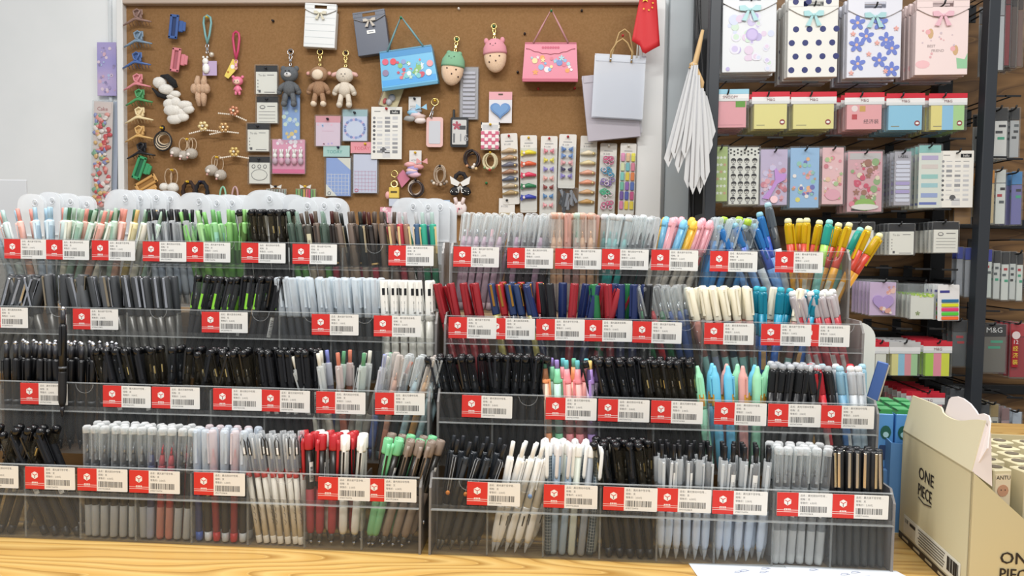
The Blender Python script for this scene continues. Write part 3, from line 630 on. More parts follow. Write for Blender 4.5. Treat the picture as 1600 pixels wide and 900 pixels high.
# unit, tier, compartment, name, rows, pens per row, lean of the row's middle (degrees), fan (top spread / bottom spread), kinds
BINS = [
 ('L', 1, 0, 'gold-clip clicker bin', 2, 6, -6, 1.15, ['tp_brown', 'tp_red', 'tp_brown', 'tp_blue', 'tp_green', 'tp_green']),
 ('L', 1, 1, 'taupe clicker bin', 3, 5, -4, 1.1, ['br_tan', 'br_tan', 'br_dk', 'br_blk', 'br_tan']),
 ('L', 1, 2, 'dark green bin', 2, 6, -7, 1.2, ['gn_dark', 'gn_dark', 'gn_tan', 'br_tan', 'gn_dark', 'br_blk']),
 ('L', 1, 3, 'gold-foil bin', 3, 5, -6, 1.1, ['cg_gold']),
 ('L', 1, 4, 'apple-green clicker bin', 3, 5, -5, 1.7, ['gr_a', 'gr_b', 'gr_c', 'gr_a']),
 ('L', 1, 5, 'grey clear clicker bin', 3, 6, -6, 1.05, ['gc_clear', 'gc_lab']),
 ('L', 1, 6, 'mixed pastel bin', 2, 5, 8, 1.3, ['pa_mint', 'pa_pink', 'pa_yel', 'pa_white', 'pa_mint']),
 ('L', 1, 7, 'sage and salmon bin', 3, 5, 9, 1.3, ['pa_white', 'pa_mint', 'pa_mint', 'pa_pink', 'pa_white']),
 ('L', 1, 8, 'pale blue bin', 3, 5, -9, 1.9, ['pa_blue', 'pa_teal', 'pa_pink', 'pa_blue']),
 ('L', 2, 0, 'white marker bin', 2, 6, 1, 1.05, ['mk_white']),
 ('L', 2, 1, 'nearer frosted-cap bin', 3, 6, -3, 1.2, ['fr_grey']),
 ('L', 2, 2, 'outer frosted-cap bin', 3, 6, -6, 1.1, ['fr_grey']),
 ('L', 2, 3, 'half-frosted lime bin', 3, 6, 9, 1.1, ['cg_label', 'cg_greenlab', 'cg_greenlab', 'cg_black']),
 ('L', 2, 4, 'lime-label bin', 3, 6, 10, 1.1, ['cg_greenlab', 'cg_greenlab', 'cg_black', 'cg_greenlab']),
 ('L', 2, 5, 'chrome-clip marker bin', 2, 5, -9, 1.1, ['mk_chrome']),
 ('L', 2, 6, 'dark marker bin', 2, 5, -8, 1.2, ['mk_chrome', 'mk_chrome2']),
 ('L', 2, 7, 'crossed marker bin', 2, 5, -3, 1.9, ['mk_chrome2', 'mk_chrome']),
 ('L', 2, 8, 'outermost marker bin', 2, 5, 13, 1.0, ['mk_chrome']),
 ('L', 3, 0, 'clear-cap mixed bin', 2, 6, 6, 1.25, ['mx_dark', 'mx_peach', 'mx_dark', 'mx_blue', 'mx_tan', 'mx_blue']),
 ('L', 3, 1, 'coloured-plunger bin', 3, 5, 0, 2.0, ['cp_white', 'cp_white', 'cp_orange', 'cp_green', 'cp_blue', 'cp_white', 'cp_orange']),
 ('L', 3, 2, 'barcode-sticker black bin', 3, 6, -4, 1.1, ['cg_label']),
 ('L', 3, 3, 'gold-foil black bin', 3, 5, -9, 1.2, ['cg_gold']),
 ('L', 3, 4, 'taller gold-foil bin', 3, 5, 2, 1.9, ['cg_gold', 'cg_black']),
 ('L', 3, 5, 'yellow-label black bin', 3, 5, -12, 1.1, ['cg_gold', 'cg_label', 'cg_black']),
 ('L', 3, 6, 'silver-dome bin', 3, 5, -1, 1.2, ['ck_dome']),
 ('L', 3, 7, 'outermost silver-dome bin', 3, 5, 1, 1.1, ['ck_dome']),
 ('L', 4, 0, 'taupe hook-clip bin', 3, 5, 12, 1.1, ['hk_green', 'hk_green', 'hk_taupe', 'hk_taupe', 'hk_taupe']),
 ('L', 4, 1, 'red hook-clip bin', 3, 5, 1, 1.1, ['hk_red', 'hk_red', 'hk_red', 'hk_white', 'hk_white']),
 ('L', 4, 2, 'red-ringed white bin', 2, 7, -5, 1.2, ['stick']),
 ('L', 4, 3, 'frosted-cap bin', 3, 6, -4, 1.1, ['fr_blue', 'fr_sticker', 'fr_red', 'fr_black', 'fr_red', 'fr_black']),
 ('L', 4, 4, 'blue and red clear-cap bin', 3, 6, -2, 1.1, ['cc_black', 'cc_blue', 'cc_red', 'cc_red', 'cc_black']),
 ('L', 4, 5, 'black clear-cap bin', 3, 6, 0, 1.05, ['cc_black']),
 ('L', 4, 6, 'sparse black bin', 2, 4, -17, 1.0, ['cg_gold', 'cg_label']),
 ('L', 4, 7, 'outermost black bin', 2, 4, 12, 1.0, ['cg_label', 'cg_gold']),
 ('R', 1, 0, 'pink clear-cap bin', 3, 6, 7, 1.1, ['pk_clear', 'pk_lab', 'pk_clear']),
 ('R', 1, 1, 'speckled bin', 3, 6, 5, 1.0, ['fl_black', 'fl_pink', 'fl_black']),
 ('R', 1, 2, 'peach square-cap bin', 3, 6, 2, 1.0, ['pe_peach', 'pe_peach', 'pe_rose', 'pe_grn', 'pe_peach']),
 ('R', 1, 3, 'teal and clear bin', 3, 6, 5, 1.1, ['te_lab', 'te_lab', 'te_lab', 'cb_clear', 'cb_clear', 'cb_clear']),
 ('R', 1, 4, 'ball-cap bin', 3, 5, 11, 1.1, ['ba_pink', 'ba_blue', 'ba_yel', 'ba_pink', 'ba_pink']),
 ('R', 1, 5, 'bright blue bin', 3, 5, 11, 1.0, ['bb_blue', 'bb_blue', 'bb_blue', 'bb_lime']),
 ('R', 1, 6, 'blue two-tone bin', 2, 4, -15, 1.1, ['er_blue', 'er_blue', 'er_grey', 'er_blue']),
 ('R', 1, 7, 'yellow and mint bin', 2, 5, 8, 2.3, ['er_yel', 'er_yel', 'er_mint', 'er_yel', 'er_yel']),
 ('R', 2, 0, 'red marker bin', 2, 4, -10, 1.1, ['mk_red']),
 ('R', 2, 1, 'gold-clip felt bin', 2, 5, -9, 1.0, ['mk_foil', 'mk_redgold', 'mk_bluegold', 'mk_bluegold']),
 ('R', 2, 2, 'fanned felt-pen bin', 2, 5, 0, 2.2, ['fe_navy', 'fe_black', 'fe_red', 'fe_navy', 'fe_red']),
 ('R', 2, 3, 'green-navy felt bin', 2, 5, 2, 1.4, ['fe_green', 'fe_red', 'fe_navy', 'fe_navy', 'fe_black']),
 ('R', 2, 4, 'clear-cap felt bin', 3, 5, -9, 1.0, ['ct_green', 'ct_red', 'ct_green', 'ct_blue', 'ct_blue']),
 ('R', 2, 5, 'cream-cap brush bin', 3, 5, -7, 1.1, ['cr_pink', 'cr_white', 'cr_pink', 'cr_navy', 'cr_pink']),
 ('R', 2, 6, 'teal erasable bin', 2, 5, 3, 1.7, ['cr_pink', 'er_teal', 'er_teal']),
 ('R', 2, 7, 'clear-topped red bin', 2, 5, -14, 1.1, ['er_red']),
 ('R', 3, 0, 'inner black-cap bin', 3, 5, -10, 1.1, ['cg_black']),
 ('R', 3, 1, 'second black-cap bin', 3, 6, 0, 1.2, ['cg_black']),
 ('R', 3, 2, 'two-ended highlighter bin', 2, 5, -3, 1.1, ['hl_or', 'hl_gr', 'hl_pk', 'hl_pk', 'hl_pu']),
 ('R', 3, 3, 'black-cap gel bin', 3, 5, -8, 1.1, ['cg_black']),
 ('R', 3, 4, 'gold-foil black bin', 3, 6, -7, 1.1, ['cg_gold']),
 ('R', 3, 5, 'rounded highlighter bin', 2, 5, 0, 1.3, ['nu_mint', 'nu_blue', 'nu_blue', 'nu_pink', 'nu_mint']),
 ('R', 3, 6, 'grey-tip erasable bin', 3, 6, 3, 1.0, ['er_black', 'er_black', 'er_lab']),
 ('R', 3, 7, 'mixed printed bin', 2, 6, -4, 1.2, ['er_lab', 'er_redchar', 'er_black', 'er_sky', 'er_clear', 'er_clear']),
 ('R', 4, 0, 'orange-ball bin', 2, 5, 9, 1.2, ['ck_orange', 'ck_dk', 'ck_orange', 'ck_dk']),
 ('R', 4, 1, 'white clicker bin', 2, 5, 11, 1.0, ['ck_white', 'ck_wlab', 'ck_white']),
 ('R', 4, 2, 'grid-pattern bin', 3, 6, 0, 1.15, ['gd_grid', 'gd_blue', 'gd_blue', 'gd_sage', 'gd_grey', 'gd_grid']),
 ('R', 4, 3, 'gold-foil black bin', 3, 5, -6, 1.1, ['cg_gold', 'cg_black']),
 ('R', 4, 4, 'black-plunger bin', 3, 6, 0, 1.0, ['ck_wb', 'ck_wbs']),
 ('R', 4, 5, 'blue-grip black-plunger bin', 3, 5, 1, 1.0, ['ck_wb', 'ck_wbs']),
 ('R', 4, 6, 'all-clear pen bin', 3, 6, 3, 1.1, ['ck_clear', 'ck_clear', 'ck_clears']),
 ('R', 4, 7, 'chrome-clip black bin', 3, 7, 0, 1.0, ['mk_thin']),
]
ORD = ['leftmost', 'second from left', 'third from left', 'fourth from left', 'fifth from left', 'sixth from left', 'seventh from left']
ROWN = ['front', 'middle', 'rear', 'back']
_proto = {}
def get_pen(key):
    v = random.choice((0, 0))
    if key not in _proto:
        _proto[key] = o = PK[key][1]()
        kd = {'cc': 'rollerball_pen', 'fr': 'rollerball_pen', 'pk': 'capped_pen', 'fl': 'capped_pen', 'pe': 'capped_pen', 'te': 'capped_pen', 'cb': 'capped_pen', 'bb': 'capped_pen', 'mx': 'capped_pen', 'ct': 'felt_tip_pen', 'fe': 'felt_tip_pen', 'gd': 'grip_clip_pen'}.get(key[:2])
        if key.startswith('ck_clear'): kd = 'rollerball_pen'
        if kd: o.name = kd
        return o
    return copy_tree(_proto[key])
def set_pen(o, b, tpt, spin):
    d = (Vector(tpt)-Vector(b)).normalized(); q = Vector((0, 0, 1)).rotation_difference(d) @ Quaternion((0, 0, 1), spin)
    o.location = b; o.rotation_mode = 'XYZ'; o.rotation_euler = q.to_euler()
for u, t, k, nm, rows, n, lean, fan, kinds in BINS:
    rnd = random.Random(hash((u == 'L', t, k)) & 0xffff)
    x0 = RX0+RP*k if u == 'R' else LX1-LP*(k+1); wd = RP if u == 'R' else LP
    cx = x0+wd/2; L_ = .146; side = 'right-hand' if u == 'R' else 'left-hand'
    BINNAME[(u, t, k)] = nm
    for r_ in range(rows):
        nn = n if r_ == 0 else max(2, n-(r_ % 2)*(n > 5))
        by = tier_y(t)+.0105+(r_*.0120 if rows == 3 else r_*.0165); ty = by+(.0012*r_)+.004
        usable = wd-.013-min(.02, abs(math.sin(R(lean)))*.05)
        step = usable/max(nn-1, 1)
        ln = lean*1.35+rnd.uniform(-4, 4)+(r_ > 0)*rnd.uniform(-6, 6)
        sh = L_*math.sin(R(ln)); off = -math.copysign(min(.010, abs(sh)*.35), sh)
        jit = max(0, (step-.0105)/2)
        for i in range(nn):
            q = (i-(nn-1)/2)*step
            q += ((r_ % 2)-.5)*step*.45 if nn > 3 else 0; xb = cx+q+off+rnd.uniform(-jit, jit)*.6; xb = min(max(xb, x0+.0065), x0+wd-.0065)
            xt = cx+q*fan+off+sh+rnd.uniform(-1, 1)*max(jit*1.3, .0028)
            key = kinds[(i if len(kinds) >= nn-1 else i+r_*2) % len(kinds)] if len(kinds) > 1 else kinds[0]
            if r_ > 0 and len(kinds) > 2: key = kinds[(i*2+r_) % len(kinds)]
            o = get_pen(key)
            hgt = math.sqrt(max(1e-6, L_**2-(xt-xb)**2))
            set_pen(o, (xb, by+rnd.uniform(-.001, .001), tier_z(t)+.003), (xt, ty, tier_z(t)+.003+hgt), rnd.uniform(-1.3, 1.3))
            ordn = ORD[i] if i < nn-1 else 'rightmost'
            tag(o, f'{PK[key][0]}, {ordn} in {ROWN[r_]} row, {TIER[t]}-tier {nm}', 'pen', None)
            o['group'] = f'pens in the {TIER[t]} tier {nm}'
# one black clicker standing high in the third tier, leaning on the price channel above
o = get_pen('ck_dome'); b = at(109, 610, tier_y(3)+.004); tp = at(112, 490, tier_y(3)+.012)
set_pen(o, (b.x, tier_y(3)-.013, tier_z(3)+.055), (tp.x, tier_y(3)-.006, tier_z(3)+.2), 0)
tag(o, 'black silver-domed clicker pen standing taller than the rest, over the silver-dome bin', 'pen', 'pens in the third tier silver-dome bin')

for key, b0, t0, nm in (('er_grey', (1232, 470), (1199, 316), 'grey and black erasable pen standing tallest above the blue two-tone bin'), ('er_blue', (1226, 480), (1186, 331), 'blue erasable pen standing tall beside the tallest grey erasable pen'), ('nu_mint', (1140, 640), (1103, 562), None)):
    if nm is None: continue
    y = tier_y(1)+.012; b = at(b0[0], b0[1], y); e = at(t0[0], t0[1], y+.006); o = get_pen(key); dv = (e-b).normalized()
    set_pen(o, e-dv*.1465, e, -.3); tag(o, nm, 'pen', 'pens in the top tier blue two-tone bin')
protos_t = {}
cnt = {}
for t, xs in TAGS.items():
    for i, px in enumerate(xs):
        v = (i*3+t) % 6
        if v not in protos_t: protos_t[v] = tag_proto(v); o = protos_t[v]
        else: o = copy_tree(protos_t[v])
        zt = tier_z(t)+TH; y = tier_y(t)-.0022-(.0009 if i % 2 else 0)-.0006
        X = at(px, {1: 386, 2: 497, 3: 619, 4: 754}[t], y).x
        o.location = (X, y, zt-.0015+random.uniform(-.0004, .0004)); o.rotation_euler = (0, R(random.uniform(-.4, .4)), 0)
        xc = X+.034
        u = 'R' if xc > -.16 else 'L'; k = int((xc-RX0)/RP) if u == 'R' else int((LX1-xc)/LP)
        k = max(0, min(7, k)) if u == 'R' else max(0, min(8, k))
        nm = BINNAME.get((u, t, k), 'outermost black bin'); c_ = cnt.get((u, t, k), 0); cnt[(u, t, k)] = c_+1
        lab = f'red and white price tag on the {TIER[t]} tier below the {nm}' if not c_ else f'red and white price tag, second one clipped below the {TIER[t]}-tier {nm}'
        tag(o, lab, 'price tag', 'price tags along the pen stands')
# ------------------------------------------------------------------ things pinned to the board (local units: photo pixels, x right, z up, -y towards the room)
class It:
    def __init__(s, name, label, cat, px, py, Y=None, d=.012, tilt=0., group=None, yaw=0.):
        Y = YB if Y is None else Y
        s.s = (at(px+1, py, Y-d)-at(px, py, Y-d)).length; s.n = name; s.a = (label, cat, group)
        s.loc = at(px, py, Y-d); s.rot = (0, R(-tilt), R(yaw))      # tilt: clockwise positive is negative here
        s.o = thing(name, label, cat, s.loc, s.rot, group)
    def mb(s): return MB(s.s)
    def p(s, name, mb, parent=None, label=None):
        return mb.build(name, parent or s.o, label)
def loop(m, cx, cz, rx, rz, r, mt, n=14, y=0, a0=0, a1=360):
    full = abs(a1-a0) >= 360
    k = n if full else n+1
    m.tube([(cx+rx*math.cos(R(a0+(a1-a0)*i/n)), y+(r*.5*math.sin(6.28*i/n) if full else 0), cz+rz*math.sin(R(a0+(a1-a0)*i/n))) for i in range(k)], r, mt, 6, closed=full); return m
PIN = {'r': 'b3262e', 'y': 'd9b12c', 'b': '1d2140', 'g': '1f7a4a', 'w': 'e6e2d8', 'k': '1a1a22'}
def pin_mesh(m, x, z, c, y=0):
    k = mat(PIN[c], .3); M = Matrix.Translation((x, y, z)) @ Matrix.Rotation(PI/2, 4, 'X')
    m.lathe([(2.0, 0), (2.0, .6), (1.1, 1.2), (1.0, 3), (1.6, 4), (1.5, 4.6)], k, 8, M); return m
def pinp(t, x, z, c, y=-1.5): t.p('push_pin', pin_mesh(t.mb(), x, z, c, y))

# claw clips with a crossed head and a long curved bar
for c, px, py, nm, wd in (('8f7268', 216, 30, 'mauve-brown glossy', 22), ('7c93a8', 217, 64, 'pale grey-blue', 22), ('4c6aa4', 215, 97, 'denim-blue', 22), ('d98a92', 216, 131, 'rose-pink', 21),
                          ('4f9a62', 219, 155, 'leaf-green', 21), ('ecd9ac', 219, 183, 'cream-ivory', 22), ('d3ab6c', 219, 212, 'caramel-tan', 22), ('1d1c20', 222, 238, 'black', 22)):
    t = It('hair_claw_clip', f'{nm} claw hair clip with long curved bar, in the column by the board edge', 'hair clip', px, py, d=.02, tilt=3, group='claw clips down the board edge')
    m = mat(c, .3)
    b = t.mb(); b.tube([(-wd, -3, -9), (-wd*.55, -4, -5), (-wd*.2, -5, -1.5), (0, -5, -1), (wd*.4, -4, -3), (wd, -3, -6)], [1.1, 1.9, 2.1, 2.1, 1.9, 1.1], m, 8); t.p('front_bar', b)
    b = t.mb(); b.tube([(-6, -4, -1), (2, -5, 4), (5.5, -4, 11), (1, -4, 14), (-5, -4, 11), (-3, -5, 4), (5, -4, -1)], 1.25, m, 7); t.p('crossed_loop', b)
    b = t.mb(); b.box((1, 0, 10), (13, 2, 9), m, .8); b.box((1, 1, 4), (9, 5, 7), m, 1); t.p('grip_head', b)
    b = t.mb()
    for i in range(7): x = -15+i*5; b.tube([(x, 0, -3), (x*1.02, 2.5, -6), (x, 4.5, -9)], .45, m, 5)
    t.p('teeth', b)
# square claw clips
for c, px, py, tilt, nm in (('3f5f9c', 277, 43, -6, 'cobalt-blue'), ('d4828c', 280, 95, -8, 'pink'), ('3f9a68', 223, 264, -20, 'emerald'), ('cf9f5c', 232, 290, -60, 'honey-tan')):
    t = It('hair_claw_clip', f'{nm} square-framed claw hair clip pinned beside the long-bar clips', 'hair clip', px, py, d=.018, tilt=tilt, group='square claw clips')
    m = mat(c, .4); b = t.mb(); x0, x1, z0, z1 = -11, 3, -18, 18
    for q in ((x0+2, 0, 4, 36), (x1-2, 0, 4, 36)): b.box((q[0], -3, 0), (q[2], 3, q[3]), m, 1)
    for z in (z0+2, z1-2): b.box((-4, -3, z), (14, 3, 4.4), m, 1)
    t.p('open_frame', b)
    t.p('shaded_slot', t.mb().box((-4, -1.5, 0), (7, 1, 29), mat({'3f5f9c': '2a3c66', 'd4828c': 'a8606a', '3f9a68': '246244', 'cf9f5c': '99703a'}[c], .5), .3))  # solid plate in the slot, clip colour darkened to paint the recess shade
    t.p('grip_head', t.mb().box((6, 0, 2), (7, 4, 17), m, 1).box((11, -1, 2), (5, 3, 14), m, 1))
# pearl and flower claw clips
for px, py, tilt, hc, nm in ((366, 180, 14, 'c98a6a', 'copper-flower'), (320, 204, -5, 'e8cf98', 'cream-blossom'), (352, 206, -3, 'c9a06c', 'gold-filigree'), (368, 244, 0, 'd9b872', 'gold-bow')):
    t = It('pearl_hair_clip', f'{nm} claw hair clip on a pearl-beaded bar', 'hair clip', px, py, d=.02, tilt=-tilt, group='pearl bar hair clips')
    b = t.mb()
    for i in range(15): x = -22+i*3.1; b.ball((x, -4, -abs(x)*.16), 1.5, mat('eadfcf', .25), 7)
    t.p('pearl_bar', b)
    b = t.mb()
    for i in range(6): a = i*PI/3; b.ball((5.5*math.cos(a), -5, 6+5*math.sin(a)), (3.2, 1.6, 3.0), mat(hc, .25, .35), 7)
    b.ball((0, -7, 6), 2.0, mat('f2ead6', .2), 7); t.p('flower_head', b)
    t.p('claw', t.mb().box((0, 0, 2), (12, 5, 8), mat('b98f58', .3, .6), 1))

# keyrings with wrist straps
def strap(m, w_, mt, r):
    return m.tube([(0, -2, -37), (-w_*.55, -2, -24), (-w_, -2, -6), (-w_*.8, -2, 2), (0, -2, 5), (w_*.8, -2, 2), (w_, -2, -6), (w_*.55, -2, -24), (0, -3, -37)], r, mt, 7)
def ring(t, z, m, r=4.4): t.p('key_ring', loop(t.mb(), 0, z, r, r, .8, m, 14, -3))
def clasp(t, z, m, L=12):
    b = t.mb(); loop(b, 0, z-3, 2.4, 3.4, .8, m, 10, -3); b.box((0, -3, z-8), (4, 2, 4), m, .5); loop(b, 0, z-L, 1.8, 2.6, .7, m, 8, -3); t.p('clasp', b)
t = It('keychain', 'teal wrist-strap keychain with a white charm on a lilac card', 'keychain', 325, 30)
t.p('wrist_strap', strap(t.mb(), 6, mat('78a9aa', .5), 1.7)); clasp(t, -38, CHROME)
t.p('backing_card', t.mb().box((3, -1, -74), (22, .8, 22), mat('bba6c8', .5)))
b = t.mb(); b.ball((-3, -3, -64), (5, 3, 5), WHITE, 8); b.ball((-2, -3, -75), (6, 3.4, 8), WHITE, 8); b.ball((-6, -3, -58), 2, WHITE, 6); b.ball((0, -3, -58), 2, WHITE, 6); t.p('figure_charm', b)
t.p('round_charm', t.mb().ball((7, -3, -54), 4, mat('d8cfc0', .3, .4), 8)); pinp(t, 0, 2, 'y')
t = It('keychain', 'hot-pink wrist-strap keychain with a small pink doll', 'keychain', 370, 55)
t.p('wrist_strap', strap(t.mb(), 5, mat('c43f68', .4), 1.9)); clasp(t, -38, mat('e6a4b4', .3))
b = t.mb(); b.prism([(-19, -62), (-6, -36), (2, -40), (-2, -48), (2, -50), (-13, -66)], -1.6, -1, mat('e6cf62', .5)); b.prism(disc(-6, -48, 3.2), -1.9, -1.6, WHITE); b.prism(disc(-13, -56, 1.6), -1.9, -1.6, mat('b8742c')); t.p('yellow_hang_tag', b)
pk = mat('e87f9c', .4); b = t.mb(); b.ball((3, -4, -70), (8.5, 6, 7), pk, 12); b.ball((3, -4, -82), (4.6, 3.5, 6), pk, 10)
for x in (0.2, 5.8): b.tube([(x, -4, -86), (x, -4, -91)], 2.0, pk, 7); b.ball((x*2.6-4.5, -4, -64), 2.6, pk, 7)
for x in (-3, 9): b.tube([(3+(x-3)*.5, -4, -79), (x, -4, -84)], 1.4, pk, 6)
b.ball((3, -7.5, -71.5), (5.6, 3, 4.6), mat('f3cdb8', .5), 9); b.ball((.8, -10.2, -71.5), .8, BLACK, 6); b.ball((5.2, -10.2, -71.5), .8, BLACK, 6); t.p('doll', b)

# fluffy things
fur_w = noisy('plush_white', 'd8d4cc', 'f0ede6', 400, .95, bump=.6); fur_k = noisy('plush_black', '141416', '2a2a2c', 400, .95, bump=.6)
fur_g = noisy('plush_grey', 'a9a096', 'c6beb2', 400, .95, bump=.6); fur_t = noisy('plush_tan', 'b9977a', 'd4b498', 400, .95, bump=.6)
t = It('fluffy_scrunchie', 'black and white fluffy hair scrunchie shaped like a folded toy', 'scrunchie', 263, 135)
b = t.mb(); b.ball((-10, -6, 4), (11, 6, 9), fur_w, 12, .06); b.ball((0, -7, -6), (12, 6, 8), fur_w, 12, .06); b.ball((14, -6, -13), (9, 5, 5.5), fur_w, 10, .06); b.ball((8, -6, -17), (8, 5, 4), fur_w, 10, .06); t.p('white_plush', b)
b = t.mb(); b.tube([(-8, -6, 14), (2, -8, 13), (12, -8, 4), (16, -7, -3)], [2, 4.5, 5.5, 3], fur_k, 8); b.tube([(-22, -5, -4), (-12, -6, -14), (0, -6, -17)], [1.5, 3.6, 3.8], fur_k, 8); t.p('black_plush', b)
t = It('fluffy_scrunchie', 'plain white fluffy hair scrunchie of knotted lobes', 'scrunchie', 280, 175)
b = t.mb()
for x, z, r, q in ((-11, 11, 11, 8), (-2, 13, 9, 8), (12, 9, 12, 7), (17, 3, 10, 7), (-6, 1, 15, 9), (5, -2, 13, 8), (-3, -12, 13, 8), (8, -9, 11, 7)): b.ball((x, -5-random.random()*3, z), (r, 5, q), fur_w, 10, .07)
t.p('plush_lobes', b)
t = It('fluffy_scrunchie', 'tan fluffy hair scrunchie with two long ears up and two down', 'scrunchie', 316, 140)
b = t.mb()
for x0, x1, z0, z1 in ((-5, -4, 2, 19), (5, 6, 2, 19), (-4, -2, -4, -26), (5, 5, -4, -26)): b.tube([(x0, -5, z0), ((x0+x1)/2, -6, (z0+z1)/2), (x1, -5, z1)], [4.5, 4.8, 2.8], fur_t, 8)
for x in (-9, -2, 5, 10): b.ball((x, -7, 0), (6, 5, 8), fur_t, 9, .07)
t.p('plush_lobes', b)
def pompom(name, label, px, py, balls, m, cord, eyes=True):
    t = It(name, label, 'hair tie', px, py)
    b = t.mb()
    for cx, rx, rz in cord: loop(b, cx, -rz, rx, rz, .7, mat('c2ab90', .6), 16, -2)
    t.p('elastic_cord', b)
    for x, z, r in balls:
        q = t.p('pompom', t.mb().ball((x, -7, z), (r, r*.85, r*.9), m, 12, .06))
        if eyes: t.p('snout', t.mb().ball((x-2, -7-r*.8, z-2), (r*.35, 1.2, r*.3), mat('e9dfd8', .6), 7).ball((x-r*.4, -7-r*.75, z-r*.75), 1.8, mat('d8a8a0', .5), 6), q)
    pinp(t, 0, -2, 'y')
pompom('pompom_hair_tie', 'hair tie with three grey-beige animal pompoms below the cream-blossom clip', 294, 216, [(-16, -22, 8.5), (-3, -27, 8), (9, -24, 9)], fur_g, [(-7, 6, 10), (4, 4, 9), (8, 6, 10)])
pompom('pompom_hair_tie', 'hair tie with two grey puppy pompoms under the gold-bow clip', 340, 244, [(-6, -22, 9.5), (8, -29, 9)], fur_g, [(-4, 4.5, 9), (3, 7, 12)])
pompom('pompom_hair_tie', 'hair tie with two plain white round pompoms', 270, 264, [(-10, -28, 7), (4, -29, 8.5)], fur_w, [(-6, 5.5, 12), (3, 5.5, 12)], False)
t = It('hair_elastic', 'black and cream striped bundle of hair elastics', 'hair tie', 258, 214)
b = t.mb()
for i in range(6): loop(b, random.uniform(-1, 1), -4-i*.6, 10+i*.7, 8+i*1.3, 1.3, mat('1c1a1c' if i % 2 else 'cdbba0', .6), 16, -2-i*.8)
t.p('elastic_loops', b); t.p('tie_band', t.mb().ball((0, -7, 12), (4, 3, 4.5), BLACK, 8)); pinp(t, 0, 12, 'y', -9)
for px, c, nm in ((297, '33221c', 'dark brown'), (317, '1b1a20', 'black')):
    t = It('ruffled_scrunchie', f'{nm} ruffled hair scrunchie hanging behind the frosted pouches', 'scrunchie', px, 296)
    b = t.mb(); ps = arc(0, -4, 9, -60, 240, 16, -4, 15); b.tube(ps, [2.2+1.3*(i % 2) for i in range(len(ps))], noisy('ruffle_'+c, c, c, 30, .8), 7); t.p('ruffled_ring', b); pinp(t, 0, 11, 'y' if px < 300 else 'b', -7)
for px, c, nm in ((349, '8fc4a8', 'mint'), (368, 'c0a0a0', 'dusty rose')):
    t = It('loop_strap', f'{nm} silicone loop strap hanging behind the frosted pouches', 'strap', px, 300); t.p('strap_loop', loop(t.mb(), 0, -8, 4.6, 16, 1.5, mat(c, .5), 16, -2))

# bagged note pads
def pad(px, py, w_, h, lines, label, Y=None, d=.012, tilt=0, head='18191d', hh=None, paper='e2e0d8', group='white memo pads with black headers', txt=None, bagc=None, name='memo_pad_pack', n=0, cat='note pad'):
    t = It(name, label, cat, px, py, Y, d, tilt, group); hh = hh or h*.22
    t.p('paper_pad', t.mb().box((0, 0, -hh/2), (w_, 4, h-hh), mat(paper, .6), .3))
    hd = t.mb(); hd.box((0, -1.2, h/2-hh/2), (w_+1, .8, hh), mat(head, .35, 0., .25), .2)
    if txt: hd.text(txt, hh*.42, mat('e4e4e2'), 0, -1.7, h/2-hh*.7, 'CENTER')
    t.p('header_card', hd)
    pr = t.mb(); z = h/2-hh-4; y = -2.15; k = mat('55555a', .6)
    if lines == 'rule':
        loop(pr, -w_*.22, z-3, 4, 2.4, .5, k, 12, y); pr.box((w_*.2, y, z-2), (w_*.38, .1, 1), k)
        for i in range(4): pr.box((0, y, z-10-i*5), (w_*.8, .1, .5), k)
    elif lines == 'todo':
        pr.text('To do', 4.5, k, -w_*.38, y, z-3); pr.box((w_*.2, y, z-1), (w_*.32, .1, .8), k)
        for i in range(4): pr.box((-w_*.4, y, z-9-i*5), (1.4, .1, 1.4), k)
        pr.box((-w_*.32, y, -h/2+4), (3.4, .1, 4), k); pr.box((w_*.15, y, -h/2+2.6), (w_*.5, .1, .9), k)
    elif lines == 'rings':
        for i in (-1, 0, 1): loop(pr, i*w_*.28, z-2, 2.4, 2.6, .45, k, 12, y)
        loop(pr, 0, z-h*.36, w_*.38, h*.2, .35, k, 20, y)
    elif lines == 'circle':
        loop(pr, w_*.05, z-h*.32, w_*.36, h*.3, .35, k, 20, y); loop(pr, w_*.3, z-1, 2, 2.2, .6, k, 12, y)
    elif lines == 'frame':
        for i in range(8): pr.prism(disc(random.uniform(-.42, .42)*w_, random.choice((z, -h/2+4))+random.uniform(-2, 1), 1.6, 7), y, y+.1, mat(random.choice(('b9a8d8', 'a8c0e4', 'e4b8cc'))))
        pr.box((0, y, z-9), (w_*.5, .1, .5), mat('d8a8bc'))
    elif lines == 'cloud':
        for i in range(26): a = i*.242; pr.prism(disc(.41*w_*math.cos(a), -hh/2+.37*(h-hh)*math.sin(a), 2.3, 7), y, y+.1, mat(('8fa0d4', 'a8b8e4', '7d90c8', 'd0b8d8')[i % 4]))
    t.p('printed_lines', pr)
    t.p('clear_bag', t.mb().box((0, -.6, 0), (w_+4, 5.6, h+3), BAG, 1))
    if Y is None: pinp(t, 0, h/2-hh/2, 'k', -3)
    return t
pad(417, 125, 33, 43, 'todo', 'white memo pad with a bird sketch in its corner, topmost of the memo column')
pad(418, 172, 32, 40, 'rule', 'ruled white memo pad with a scribbled oval, second in the memo column')
pad(404, 215, 33, 42, 'todo', 'white to-do memo pad third down in the memo column')
pad(406, 266, 32, 41, 'rings', 'white memo pad printed with three small rings and an oval')
pad(513, 205, 38, 46, 'frame', 'pink-framed sticky note pack with pink header card', head='d79aa4', paper='d8c4d4', group=None, name='sticky_note_pack')
pad(555, 196, 38, 48, 'cloud', 'blue cloud-framed sticky note pack with teal header card', head='9cb8be', paper='c8d0e4', group=None, name='sticky_note_pack')
